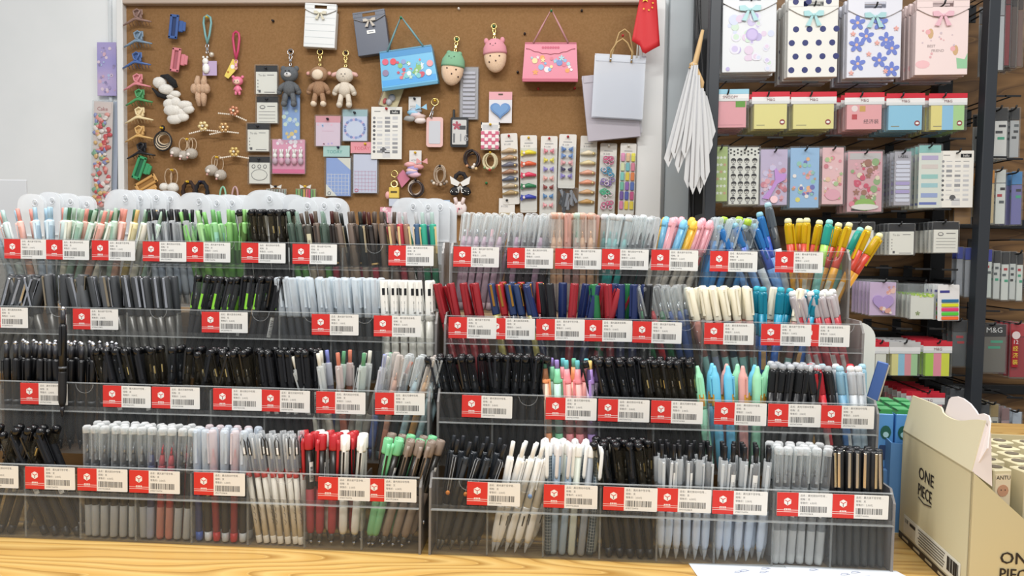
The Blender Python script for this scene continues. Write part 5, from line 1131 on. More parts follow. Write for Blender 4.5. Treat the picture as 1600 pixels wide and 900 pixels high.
# loose push pins
for i, (px, py, c, nm) in enumerate(((427, 33, 'k', 'dark push pin alone above the memo pads'), (717, 14, 'w', 'white push pin alone near the top rail'), (909, 17, 'k', 'dark push pin near the top rail beyond the pink gift box'), (820, 53, 'k', 'dark push pin left of the pink gift box handle'),
        (809, 113, 'k', 'dark push pin beside the lower corner of the pink gift box'), (841, 139, 'r', 'red push pin below the pink gift box, nearer the piglet keyring'), (898, 138, 'r', 'red push pin below the pink gift box, nearer the clear bag'), (760, 286, 'g', 'green push pin alone below the cream hair elastics'), (683, 114, 'k', 'dark push pin at the right edge of the blue gift box'))):
    t = It('push_pin', nm, 'push pin', px, py, d=.0); t.p('pin_head', pin_mesh(t.mb(), 0, 0, c, 0)); t.p('needle', t.mb().tube([(0, 1, 0), (0, -1, 0)], .4, CHROME, 5))

# clear gusset bags at the corner of the board
def clearbag(px, py, w_, h, tilt, label, d, m, top=True):
    t = It('clear_gift_bag', label, 'gift bag', px, py, d=d, tilt=tilt)
    b = t.mb(); b.prism([(-w_*.48, -h/2), (w_*.5, -h/2), (w_*.47, h/2), (-w_/2, h/2)], -1, 0, m); b.prism([(-w_*.48, -h/2), (w_*.5, -h/2), (w_*.47, h/2), (-w_/2, h/2)], 10, 11, m); t.p('bag_body', b)
    t.p('folded_hem', t.mb().box((0, -1.5, h/2-6), (w_*.95, .8, 11), m, .3))
    if top:
        for yy, dx in ((-3, 0), (8, 3)):
            t.p('cane_handle', t.mb().tube([(-w_*.2+dx, yy, h/2-12), (-w_*.2+dx, yy, h/2+4), (-w_*.1+dx, yy, h/2+18+dx*6), (dx, yy, h/2+24+dx*6), (w_*.1+dx, yy, h/2+18+dx*6), (w_*.2+dx, yy, h/2+4), (w_*.2+dx, yy, h/2-12)], 1.5, mat('b3925e', .4), 7))
        for s in (-1, 1): t.p('rivet', t.mb().ball((s*w_*.2, -4, h/2-8), 1.8, CHROME, 7))
    return t
t = clearbag(967, 135, 82, 98, -3, 'clear gusseted gift bag with two cane handles, front of the pair', .09, clear('e6eaf4', .42, .2, .3)); pinp(t, 0, 78, 'r')
clearbag(955, 166, 84, 102, 6, 'frosted lilac-grey bag hanging behind the clear cane-handled bag', .06, clear('c2bcc6', .75, .3, .2), False)
clearbag(985, 160, 36, 96, 2, 'narrow frosted bag peeking out beside the clear cane-handled bag', .055, clear('c8c6cc', .6, .3, .2), False)
# flag
t = It('national_flag', 'small red flag with yellow stars on a white stick', 'flag', 1000, 60, d=.12)
def fl(u, v): x = -14+44*u; return ((x+(-8+16*v)*0+(1-v)*(6*u-2)), -2+3*math.sin(u*5+v), 12-75*0+(-2+84*v)-(1-v)*(-2)-14*(1-abs(u-.55))*(1-v)*1.2+0)
b = t.mb(); b.sheet(lambda u, v: (-13+u*(22+(1-v)*22)+(v*(14)), -2+2.5*math.sin(u*6+v*2), -12+v*92-(1-v)*(1-abs(u-.5)*2)*12-(0 if u > .5 else 0)+(1-v)*(u<.35)*8), 10, 10, .5, mat('c9232a', .6)); f_ = t.p('cloth', b)
def star(cx, cz, r): return [(cx+r*(1 if i % 2 == 0 else .4)*math.cos(PI/2+PI*i/5), cz+r*(1 if i % 2 == 0 else .4)*math.sin(PI/2+PI*i/5)) for i in range(10)]
b = t.mb(); b.prism(star(6, 60, 7), -6, -5.4, mat('e8c02c', .5)); [b.prism(star(x, z, 1.9), -6, -5.4, mat('e8c02c', .5)) for x, z in ((4, 44), (12, 42), (17, 46), (18, 53))]; t.p('stars', b)
t.p('flag_stick', t.mb().tube([(0, 3, 80), (-4, 3, -30)], 1.2, mat('dcdad4', .4), 6)); t.p('flag_stick', t.mb().tube([(4, 4, 80), (4, 4, -26)], 1.0, mat('dcdad4', .4), 6))
# sticker sheets on the wall beside the board
t = It('sticker_sheet', 'purple and blue gradient sticker sheet on the white wall', 'sticker sheet', 167, 108, d=-.005)
m_ = noisy('holographic_lilac', '8d8cc8', 'b8a8cc', 6, .3, 1); t.p('printed_sheet', t.mb().box((0, 0, 0), (30, 1, 80), m_, .3)); b = t.mb(); blob(b, random.Random(8), 34, -13, 13, -36, 34, -.6, ('9a90b8', 'c8a8b8', 'a8b8d8', '8880a8', 'd0c0d0'), 1.2, 2.8); t.p('printed_stickers', b)
for dx, dz, nm, d_ in ((0, 0, 'long hanging strip of puffy red and white stickers on the wall', .02), (9, 0, 'second puffy sticker strip peeking out behind the first', .005)):
    t = It('puffy_sticker_strip', nm, 'sticker sheet', 160+dx, 242, d=d_, tilt=-2)
    t.p('backing_card', t.mb().box((0, 0, 0), (30, 1, 160), mat('d4c9c6' if dx == 0 else 'b4bcd0', .4), .3))
    if dx == 0:
        b = t.mb(); rd = random.Random(6); cs = ('c8544c', 'e6dcd8', 'd8b070', '7ca888', 'e09890', '8890c0', 'e8e0dc', 'c83c44')
        for i in range(110): b.ball((rd.uniform(-12, 12), -2, 60-i*1.24), (rd.uniform(2.4, 5), 1.5, rd.uniform(2.2, 4.6)), mat(rd.choice(cs), .3), 8)
        t.p('puffy_stickers', b); q = t.mb(); q.box((0, -1, 70), (26, .3, 16), mat('d8c8c4')); q.text('Cake', 8, mat('a86060'), -9, -1.4, 66); t.p('header_card', q)
    t.p('clear_bag', t.mb().box((1, -1.5, 0), (33, 6, 162), BAG, 1))

# frosted zipper pouches standing behind the top tier
YP = .34
FP = clear('f3f5f8', .46, .35, .3)
def pouch(px, pt, w_, yy, yaw, label, inner=None, hole=True, kind='pencil_pouch'):
    Y = YP+yy; p0 = at(px, pt, Y); s = mpp(Y); W_ = w_*s*1.18; zt = p0.z; zb = CT+.405-.12; H = zt-zb
    t = thing(kind, label, 'pencil pouch', (p0.x, Y, zb), (0, 0, R(yaw)), 'frosted pouches behind the top tier')
    rr = min(.03, W_*.42)
    for yo in (-.004, .004):
        m = MB(); m.prism([(-W_/2, 0), (W_/2, 0)]+[(x, z) for x, z in rrect(-W_/2, W_/2, 0, H, rr, 6)[7:21]][0:14], yo-.0004, yo+.0004, FP); m.build('front_sheet' if yo < 0 else 'rear_sheet', t)
    if hole: loop(_m := MB(), W_*.18, H-.016, .0045, .0055, .0006, mat('dde0e4', .4), 12, -.006); _m.build('grommet', t); MB().ball((W_*.18, -.0055, H-.016), (.002, .0005, .003), mat('b9bcbe', .5), 8).build('grommet_hole', t)
    MB().box((0, -.0052, H*.62), (W_*.96, .0012, .0024), mat('dfe2e4', .3)).build('zip_seam', t)
    if inner: MB().box((0, .001, H*.44), (W_*.78, .005, H*.80), mat(inner, .4), .002).build('insert_card', t)
# a ledge that the pouches stand on; its brown stands in for counter reflections
lg = thing('rear_ledge', 'low brown ledge behind the pen stands carrying the frosted pouches', 'ledge', (-.5, .36, CT))
MB().box((.06, .0, .1425), (1.72, .17, .285), noisy('ledge_reflected_brown', '6e5638', '7c6242', 12, .6, stretch=(1, 8, 8)), .004).build('ledge_block', lg)
PO = [(190, 296, 48, 0, 'grey card inside, under the honey-tan clip', '5c6066'), (214, 297, 44, .02, 'dark card inside, second under the clips', '54585e'), (238, 296, 42, .035, 'dark card inside, third under the clips', '3e4248'), (262, 298, 40, .05, 'nothing inside, by the white pompoms', None),
      (304, 301, 52, 0, 'broad rounded top, below the dark brown scrunchie', None), (333, 304, 46, .02, 'pale card inside, below the black scrunchie', 'd0dcd8'), (357, 304, 42, .035, 'pale green card inside, below the mint loop strap', 'c0d4c8'), (380, 305, 40, .05, 'pale card inside, below the rose loop strap', 'c4ccd0'),
      (412, 297, 56, .0, 'purple card inside, broad rounded top', '645c90'), (430, 300, 40, .03, 'purple card inside, narrower', '6a5c98'), (458, 304, 36, .02, 'violet card inside, turned aslant', '5c508c'), (474, 308, 40, .0, 'nothing inside, nearest the rainbow clips', None), (498, 308, 44, .02, 'faint yellow tint, amid the outer group', None), (522, 309, 42, .035, 'nothing inside, end of the outer group', None),
      (638, 309, 46, 0, 'smooth top, below the brown hair elastics', None), (660, 310, 44, .02, 'smooth top, second in the inner group', None), (680, 310, 40, .035, 'smooth top, third in the inner group', None), (694, 314, 34, .05, 'smooth top, nearest the bunny pack', None),
      (50, 303, 36, 0, 'cream insert, far from the board', 'd8d0c0'), (78, 300, 36, .02, 'broad cloudy body, on the wall side', 'd0d4d8'), (105, 302, 34, .035, 'teal print, on the wall side', '9cc4cc'), (132, 306, 32, .05, 'orange print, next to the sticker strip', 'd89078')]
for px, pt, w_, yy, nm, inn in PO: pouch(px, pt, w_, yy, random.uniform(-9, 9) if 'aslant' not in nm else 40, f'frosted zip pouch with {nm}', inn)
g0 = at(20, 281, .55); t = thing('grey_panel', 'plain light grey panel rising behind the pale blue pens', 'panel', (g0.x-.02, .55, CT))
MB().box((0, 0, (g0.z-CT)/2), (.1, .004, g0.z-CT), mat('c0c4c8', .5), .001).build('panel_board', t); MB().box((0, .02, .003), (.1, .05, .006), mat('b0b4b8', .5), .001).build('panel_foot', t)
# ------------------------------------------------------------------ the wall rack
YR, YF = 1.82, 1.5                            # back panel; front of the hanging goods
slat = wood('rack_panel', '8d6a42', '745531', '5f4428', 9, .5)
rx0, rx1 = at(1100, 300, YF).x, at(1527, 300, YF).x
BK = mat('17191c', .4); POST = mat('2b3036', .4)
rk = thing('wall_rack', 'black steel shop rack with brown wooden back panel and hook rails', 'rack', (rx0, YF, 0))
def rb(name, x0, x1, y0, y1, z0, z1, m, bev=.002): return MB().box(((x0+x1)/2-rx0, (y0+y1)/2-YF, (z0+z1)/2), (x1-x0, y1-y0, z1-z0), m, bev).build(name, rk)
xr = at(1640, 300, YR).x
rb('back_panel', at(1085, 300, YR).x+.05, xr+.5, YR, YR+.018, .3, 2.5, slat)
for px in (1100, 1527, 1800):
    x = at(px, 300, YF).x; rb('front_post', x, x+.034, YF-.02, YF+.02, 0, 2.5, POST)
    x2 = at({1100: 1076, 1527: 1452, 1800: 1700}[px], 300, YR-.03).x; rb('rear_post', x2, x2+.05, YR-.06, YR-.01, 0, 2.5, BK)
def zat(py, Y, px=1300): return at(px, py, Y).z
ROWZ = [('A', 30), ('B', 155), ('C', 243), ('D', 347), ('E', 437), ('F', 522), ('G', 600), ('H', -30)]
for nm, py in ROWZ:
    if nm in 'ABCH': continue
    z = zat(py, YR-.02); rb('hook_rail', at(1105, 300, YR).x, xr+.3, YR-.045, YR-.01, z-.016, z+.016, BK)
    for px in (1100, 1527): x = at(px, 300, YF).x; rb('side_arm', x+.008, x+.026, YF, YR-.03, z-.012, z+.012, BK)
for x_ in (0, 1):
    c = MB(); xx = at(1084+8*x_, 200, YF+.1).x-rx0; c.tube([(xx+.01*math.sin(k*.9+x_), .1, 1.0+k*.1) for k in range(13)], .0035, BLACK, 6); c.build('power_cable', rk)

def hook(px, py, back=YR-.04, front=YF-.02, label=None):
    """py: where the tip of the lower rod shows"""
    a = at(px, py, front); o = thing('display_hook', label, 'hook', (a.x, front, a.z), (0, 0, 0), 'wire hooks on the rack')
    L_ = back-front
    MB().tube([(0, L_, 0), (0, .01, 0), (0, 0, .003), (0, -.006, .012)], .0028, BK, 6).build('product_rod', o)
    MB().tube([(0, L_, .045), (0, .02, .045)], .0022, BK, 6).build('price_rod', o)
    MB().box((0, .018, .045), (.05, .002, .006), BK, .0006).build('price_plate', o)
    MB().box((0, L_, .022), (.03, .004, .06), BK, .001).build('wall_bracket', o)
    return o
def stack(build, n, gap, jit=.002):
    """the front pack at full detail and n more behind it on the same hook"""
    first = build(); first = getattr(first, 'o', first)
    bpy.context.view_layer.update()
    for i in range(n):
        c = copy_tree(first); c.location = first.location+Vector((random.uniform(-jit, jit)+.001*i, gap*(i+1), random.uniform(-jit, jit)*.5))
        base = first['label']; c['label'] = (f'{ORDB[i]} behind the ' + ' '.join(base.split()[:11]).rstrip(','))
ORDB = ('first pack', 'second pack', 'third pack', 'fourth pack', 'fifth pack', 'sixth pack')

# A: gift bags
def art_circ(pr, w_, h, y):
    rd = random.Random(12); cs = ('c4bcdc', 'c4d8c8', 'c8d0e4', 'd4c4d8', 'b4acd4')
    for i in range(34):
        x, z, r = rd.uniform(-.42, .42)*w_, rd.uniform(-.46, .2)*h, rd.uniform(3, 9); c = rd.choice(cs)
        pr.prism(disc(x, z, r, 16), y-.02*i, y+.1-.02*i, mat('d8d8e4' if i % 2 else c, .5)); pr.prism(disc(x, z, r*.62, 14), y-.01-.02*i, y+.1-.02*i, mat(c, .5))
    pr.prism(disc(4, -4, 10, 18), y-.7, y-.6, mat('b0a4d0')); pr.prism(disc(4, -4, 7.6, 18), y-.8, y-.7, mat('c0b4dc'))
def art_dots(pr, w_, h, y):
    for j in range(4):
        for i in range(4): pr.prism(disc(-w_*.34+i*w_*.27-(j % 2)*w_*.08, h*.1-j*h*.17, w_*.062, 14), y-.1, y, mat('28306a', .5))
    for x in (-.36, -.1, .3): pr.prism(disc(x*w_, h*.44, w_*.06, 14), y-1.6, y-1.5, mat('28306a', .5))
def art_flow(pr, w_, h, y):
    for k, (x, z) in enumerate(((-.15, .03), (.22, -.02), (.33, -.13), (-.3, -.32), (.1, -.28), (-.32, .2), (.33, -.4), (-.33, -.08), (.1, .2))):
        y -= .12
        pr.prism(flower(x*w_, z*h, w_*.15), y-.1, y, mat('6a7cc4', .5)); pr.prism(disc(x*w_, z*h, w_*.03, 8), y-.2, y-.1, mat('d8b49c'))
    for x, z in ((-.4, .06), (.05, -.06), (-.1, -.2), (.4, .12), (.22, -.42), (-.42, -.44)): pr.prism(flower(x*w_, z*h, w_*.05), y-.1, y, mat('dca49c', .5))
def art_rabbit(pr, w_, h, y):
    pr.prism([(w_*.3, -h*.42), (w_*.49, -h*.42), (w_*.49, -h*.22), (w_*.44, -h*.3), (w_*.28, -h*.28)], y-.1, y, mat('8fc09a', .5)); pr.prism(disc(-w_*.36, -h*.36, w_*.14, 12, w_*.08), y-.1, y, mat('e4b8bc'))
    for x, z in ((-.22, .04), (.26, -.18)): pr.prism(disc(x*w_, z*h, w_*.055, 10, w_*.1), y-.1, y, mat('c8a67c')); pr.prism(disc((x-.05)*w_, (z+.02)*h, w_*.05, 8), y-.15, y-.05, mat('e0a8ac'))
    pr.text('BEST', 6, mat('9a8c8c'), -w_*.28, y-.1, -h*.14); pr.text('FRIEND', 6, mat('9a8c8c'), -w_*.2, y-.1, -h*.2)
    blob(pr, random.Random(3), 12, -w_*.4, w_*.4, -h*.35, h*.2, y-.15, ('e0b4b8', 'd8a8ac', 'c8b8c0'), 1, 2)
for px, py, w_, h, c, bow, art, nm in ((1171, 50, 84, 126, 'd6dade', 'a8d0d4', art_circ, 'white gift bag with pastel lavender circles and aqua bow'), (1270, 58, 78, 126, 'dfdfda', 'a4d0d4', art_dots, 'white gift bag with navy polka dots and aqua bow'),
                                   (1366, 60, 84, 124, 'd8dae4', 'a4ccd0', art_flow, 'white gift bag with periwinkle flowers and aqua bow'), (1472, 57, 82, 122, 'e6d4d2', 'e0b4c0', art_rabbit, 'pale pink gift bag with small bears and pink bow')):
    stack(lambda: giftbag(px, py, w_, h, c, nm+', rack top row', bow, 1.0, YF+.02, .03, 9, art, 'gift bags on the rack'), 5, .026, .004)
    hook(px+4, py-50, label=f'black wire hook holding the {" ".join(nm.split()[3:])} bags'.replace(' and aqua bow', '').replace(' and pink bow', ''))
# B: sticky notes with a red and white header
def sticky(px, py, w_, h, cols, label, hc='c22838', logo='M&G', prt=None, Y=YF, hw=None):
    t = It('sticky_note_pack', label, 'sticky notes', px, py, Y, 0, 1, 'sticky note packs on the rack'); hh = 19 if prt != 'f' else 22; hw = hw or w_+8
    b = t.mb(); n = len(cols)
    for i, c in enumerate(cols): b.box((-w_/2+w_*(i+.5)/n, 0, -hh/2), (w_/n, 7, h-hh), mat(c, .6), .0)
    t.p('note_pad', b)
    b = t.mb(); z = h/2-hh/2; b.box((0, -3.8, z-3), (hw, .8, hh-6), mat('dcdcdc', .35), .3); b.box((0, -3.9, z+hh/2-4), (hw, .9, 8), mat(hc, .35), .3); b.text(logo, 6, mat('6a3038'), 0, -4.5, z-5, 'CENTER'); t.p('header_card', b)
    b = t.mb(); y = -3.65
    if prt == 'bd': b.prism(disc(w_*.36, -h*.32, 4.4, 12), y-.1, y, mat('8c2c30')); b.prism(disc(w_*.36, -h*.32, 2.8, 12, 1.8), y-.2, y-.1, WHITE); b.box((-w_*.3, y, -h*.4), (w_*.25, .1, 1.2), mat('8a8468'))
    elif prt == 'txt': b.box((-w_*.28, y, -h*.16), (8, .1, 8), mat('b83840')); b.prism(disc(-w_*.28, h*.1-2, 5, 12), y-.1, y, mat('e4d4d4')); b.box((-w_*.05, y, h*.06), (9, .1, 9), mat('c89c50')); b.text('经济装', 8, mat('5c4448'), -w_*.02, y-.1, -h*.34)
    elif prt == 'dog': b.box((w_*.32, y, h*.12), (w_*.3, .1, 11), mat('5a9428')); b.box((0, y, -h*.43), (w_*.8, .1, .6), mat('b87c84'))
    t.p('printed_marks', b)
    t.p('clear_bag', t.mb().box((0, -.5, -hh/2+2), (hw, 9, h-hh+6), BAG, 1)); return t
SB = [(1140, 170, 50, 60, ('dc9ca4',), 'pink sticky notes with blue header', '8fc0d4', 'SNOOPY', 'dog'), (1203, 173, 51, 58, ('ddd48c',), 'narrower plain yellow sticky notes under red header', 'c22838', 'M&G', 'bd'), (1270, 173, 63, 58, ('ddd48c',), 'wider plain yellow sticky notes under red header', 'c22838', 'M&G', 'bd'),
      (1349, 174, 54, 58, ('e0a0a4',), 'pink sticky notes with gold square under red header', 'c22838', 'M&G', 'txt'), (1413, 175, 52, 58, ('88c0dc',), 'sky-blue sticky notes under red header', 'c22838', 'M&G', 'bd'), (1479, 175, 52, 58, ('ddd080', '88bcdc', 'a4cc8c'), 'tricolour sticky notes under red header', 'c22838', 'M&G', 'bd')]
for px, py, w_, h, cols, nm, hc, lg_, pt in SB:
    stack(lambda: sticky(px, py, w_, h, cols, nm+', second rack row', hc, lg_, pt), 4, .035)
    hook(px-2, py-24, label=f'black wire hook holding the {nm}')
# C: sheets
def sheet(px, py, w_, h, base, label, kind, Y=YF):
    t = It('sticker_sheet_pack', label, 'sticker sheet', px, py, Y, 0, 1, 'sticker sheets on the rack')
    t.p('printed_sheet', t.mb().box((0, 0, 0), (w_, 1.6, h), mat(base, .4), .3)); b = t.mb(); y = -.95; rd = random.Random(px)
    if kind == 'green':
        for j in range(6):
            for i in range(4): b.prism(flower(-w_*.34+i*w_*.22, h*.3-j*h*.13, 2.6), y, y+.1, mat('dfe4dc' if (i+j) % 4 else 'c89a84'))
    elif kind == 'faces':
        for j in range(2):
            for i in range(9): b.box((-w_*.44+i*5.4, y, h*.46-j*5.4-(i % 2)*2.7), (2.7, .1, 2.7), BLACK)
        for j in range(6):
            for i in range(4): x, z = -w_*.35+i*w_*.23+rd.uniform(-1, 1), h*.26-j*h*.135; loop(b, x, z, 3.4, 3.2, .35, INK, 10, y); b.prism(arc2(x, z+.8, 4.2), y-.3, y, INK); b.box((x, y, z-5.4), (3.5, .1, 1.6), mat('55565a')); b.box((x, y, z-.8), (2.6, .1, .5), INK)
    elif kind == 'comb':
        blob(b, rd, 40, -w_*.42, w_*.42, -h*.42, h*.25, y, ('c88090', 'd8a0ac', 'b0707c', 'd0b8c8', 'c8c0dc'), 2.5, 5)
        b.prism([(0, h*.13), (w_*.08, h*.16), (w_*.2, h*.06), (w_*.46, h*.06), (w_*.4, -h*.05), (w_*.12, -h*.12), (-w_*.2, -h*.4), (-w_*.44, -h*.38), (-w_*.12, -h*.2), (w_*.04, -h*.05)], y-2.4, y-1, mat('c090d4', .4)); b.prism(disc(w_*.0, -h*.4, 6), y-2.6, y-1, mat('e8c4cc'))
    elif kind in ('blue', 'pink', 'girl'):
        cs = {'blue': ('e0a0a8', 'e8b080', 'd8d070', '8ec0b4', '6a6cb0', 'dc8c94', 'e8e0dc', 'c89870'), 'pink': ('d88c98', 'e0c0a0', 'a8c090', 'e8d0d4', 'c87884'), 'girl': ('c8506c', 'd87c90', '8aa878', '9a6c5c', 'e0a8b4', 'd8d0b8')}[kind]
        blob(b, rd, 34 if kind != 'girl' else 60, -w_*.4, w_*.4, -h*.4, h*.34, y, cs, 2, 4 if kind != 'girl' else 6)
        if kind == 'pink': b.prism(disc(0, -h*.33, w_*.36, 16, h*.1), y-.9, y-.8, mat('dca4b4'))
        if kind == 'girl': b.prism(disc(0, -h*.38, w_*.3, 16, h*.1), y-1.6, y-1.4, mat('8cb45c')); b.prism(disc(0, -h*.42, w_*.4, 16, h*.05), y-1.8, y-1.6, mat('dcd8d4')); b.box((0, y, h*.42), (w_*.9, .1, 10), mat('b9b6b8'))
    elif kind == 'tabs':
        for i in range(10): b.prism([(q[0], q[1]+h*.3-i*h*.078) for q in rrect(-w_*.42, w_*.42, -2.6, 2.6, 2, 3)], y-.5, y, mat('a89ccc' if i in (5, 7) else 'cdd0e0', .4))
        b.text('LABEL', 6, mat('3c3c44'), 0, y-.2, h*.38, 'CENTER')
    elif kind == 'tape':
        b.box((0, y, h*.44), (w_, .1, 12), mat('86bcb8'))
        for z, c in ((.3, 'b4a8cc'), (.16, 'd4c8c4'), (0, '94c4c0'), (-.14, '9cc4cc'), (-.3, '94a4d0')): b.box((0, y, z*h), (w_*.76, .1, 7), mat(c))
        b.box((-2, y, -h*.43), (w_*.8, .1, 4), mat('5c6cb0'))
    t.p('printed_stickers', b); t.p('clear_bag', t.mb().box((0, -1, 0), (w_+4, 5, h+4), BAG, 1)); return t
def arc2(x, z, r): return [(x+r*math.cos(R(a)), z+r*math.sin(R(a))) for a in range(0, 181, 30)]
SH = [(1124, 272, 25, 86, 'a8bc7c', 'lime-green sheet of small white flowers', 'green', 2), (1162, 275, 47, 90, 'd8d8d2', 'black and white sheet of tiny haircut portraits', 'faces', 3), (1209, 277, 42, 88, 'bcb0cc', 'lilac sheet pack with a purple comb', 'comb', 3), (1257, 278, 45, 95, '94b8dc', 'light blue sheet of unicorns and rainbows', 'blue', 3),
      (1301, 275, 33, 90, 'e0b8bc', 'pale pink sheet of little cakes', 'pink', 3), (1351, 284, 54, 96, 'cfa4ac', 'rose sheet pack with a green hill at its foot', 'girl', 3), (1410, 279, 26, 86, 'a8a6b0', 'grey sheet of lilac index labels', 'tabs', 4), (1452, 276, 34, 100, 'd8dcd4', 'pastel striped tape sheet with teal top', 'tape', 4)]
for px, py, w_, h, base, nm, kd, n in SH:
    stack(lambda: sheet(px, py, w_, h, base, nm+', third rack row', kd), n, .03)
    hook(px+4, py-h/2+3, label=f'black wire hook holding the {nm}')
planner_sheet(1494, 280, 53, 91, 'grey and white planner sticker sheet hanging on the rack', YF, 0, 1); hook(1500, 238, label='black wire hook holding the planner sheet')
# D: memo pads
for px, py, kd, nm in ((1345, 372, 'circle', 'circle-framed'), (1408, 374, 'todo', 'to-do list'), (1477, 371, 'rule', 'ruled scribble')):
    stack(lambda: pad(px, py, 38, 49, kd, f'{nm} white memo pad in the fourth rack row', YF, 0, 1, hh=12, txt=None, group='memo pads on the rack'), 4, .03)
    hook(px, py-22, label=f'black wire hook holding the {nm} memo pads')
# E
def heart(px, py):
    t = It('sticky_note_pack', 'lilac heart-shaped sticky note pack, fifth rack row', 'sticky notes', px, py, YF, 0, 1, 'sticky note packs on the rack')
    t.p('backing_card', t.mb().box((0, 0, 0), (41, 1.6, 53), mat('c8b0d0', .4), .3)); hp = [(17*math.sin(a)**3*.95, (13*math.cos(a)-5*math.cos(2*a)-2*math.cos(3*a)-math.cos(4*a))-6) for a in [2*PI*i/32 for i in range(32)]]
    t.p('heart_pad', t.mb().prism(hp, -4, -1, mat('b094cc', .5))); b = t.mb(); blob(b, random.Random(1), 9, -4, 13, -22, -14, -4.2, ('ecd8d0', 'dca090', 'f0e4dc'), 2, 4); blob(b, random.Random(2), 7, 4, 17, 8, 20, -1.2, ('dc9c90', 'e8c0b4'), 2, 4); t.p('printed_marks', b); t.p('clear_bag', t.mb().box((0, -1.6, 1), (44, 7, 58), BAG, 1)); return t
stack(lambda: heart(1379, 467), 5, .03); hook(1384, 441, label='black wire hook holding the heart sticky notes')
def leafpad(px, py):
    t = It('sticky_note_pack', 'white sticky note pack with lime leaf edge, fifth rack row', 'sticky notes', px, py, YF, 0, 1, 'sticky note packs on the rack')
    t.p('note_pad', t.mb().box((0, 0, -7), (36, 5, 40), mat('dcdcd4', .6), .3)); b = t.mb(); blob(b, random.Random(1), 22, -17, 17, 9, 13, -2.7, ('b4d048', '9cc44c', 'd8e470'), 1.4, 2.4); b.prism(flower(-7, -18, 4), -2.8, -2.6, mat('8a9868')); t.p('printed_marks', b); t.p('clear_bag', t.mb().box((0, -.6, 0), (42, 8, 56), BAG, 1)); return t
stack(lambda: leafpad(1440, 472), 5, .03); hook(1446, 443, label='black wire hook holding the lime leaf notes')
def flags(px, py):
    t = It('index_flag_card', 'white card of neon index flags, fifth rack row', 'index flags', px, py, YF, 0, 2, 'index flag cards on the rack')
    t.p('backing_card', t.mb().prism(rrect(-17, 17, -28, 30, 2), 0, 1.2, mat('dedede', .4))); 
    for i, c in enumerate(('2c6c98', 'd8dc24', 'e03c78', '50c83c', 'f06c2c')): t.p('flag_pad', t.mb().box((2, -1, 4-i*7), (26, 2, 5), mat(c, .5), .3))
    t.p('printed_title', t.mb().box((-6, -.3, 19), (15, .3, 4), mat('3c3c88'))); return t
stack(lambda: flags(1482, 474), 3, .03); hook(1488, 444, label='black wire hook holding the neon index flags')
# F
stack(lambda: sticky(1412, 560, 40, 54, ('dcd48c', '8cc0d8', 'dc9098', 'a4cc98'), 'four-colour sticky notes in a plain bag, sixth rack row', 'b8b8b8', ' ', None), 4, .032)
stack(lambda: sticky(1463, 560, 37, 56, ('a4d038', 'e88ca0', 'd8dc34'), 'neon lime and pink sticky notes, sixth rack row', 'c22838', 'M&G', None), 5, .032)
stack(lambda: sticky(1375, 558, 16, 50, ('dcdcd0',), 'white sticky notes half hidden by the pen stand, sixth rack row', 'c22838', ' ', None), 3, .03)
for px, nm in ((1416, 'four-colour notes'), (1468, 'neon notes'), (1378, 'white notes')): hook(px, 537, label=f'black wire hook holding the {nm}')
stack(lambda: sticky(1448, 640, 44, 56, ('dc9098',), 'red-headed sticky notes behind the beige carton, seventh rack row', 'c22838', 'M&G', None), 6, .035); hook(1452, 615, label='black wire hook holding the lowest red-headed notes')
# narrow packs hanging between the stacks and beyond the right post
def slim(px, py, w_, h, c, cap, label, marks=0, Y=YF+.05, inner=None, txt=None, tc='e6e6e6'):
    t = It('refill_pack', label, 'refill pack', px, py, Y, 0, 1, 'slim packs on the rack')
    b = t.mb(); b.box((0, 0, h/2-h*.12), (w_, 1.5, h*.24), mat(cap, .35), .4)
    if txt: b.text(txt, w_*.32, mat(tc), 0, -1, h/2-h*.16, 'CENTER')
    t.p('header_card', b)
    b = t.mb(); b.box((0, 0, -h*.12), (w_, 1.2, h*.74), mat(c, .4), .3)
    for i in range(marks): b.box((random.uniform(-.2, .2)*w_, -.8, h*.15-i*h*.12), (w_*.5, .2, h*.05), mat(random.choice(('2a2c30', '50585c', 'b03038', '3c9c7c')), .5))
    t.p('backing_card', b)
    if inner: t.p('pen_refill', t.mb().tube([(0, -2, h*.2), (0, -2, -h*.4)], w_*.14, mat(inner, .3), 7))
    t.p('clear_bag', t.mb().box((0, -1, 0), (w_+1.5, 5, h+2), BAG, .8)); return t
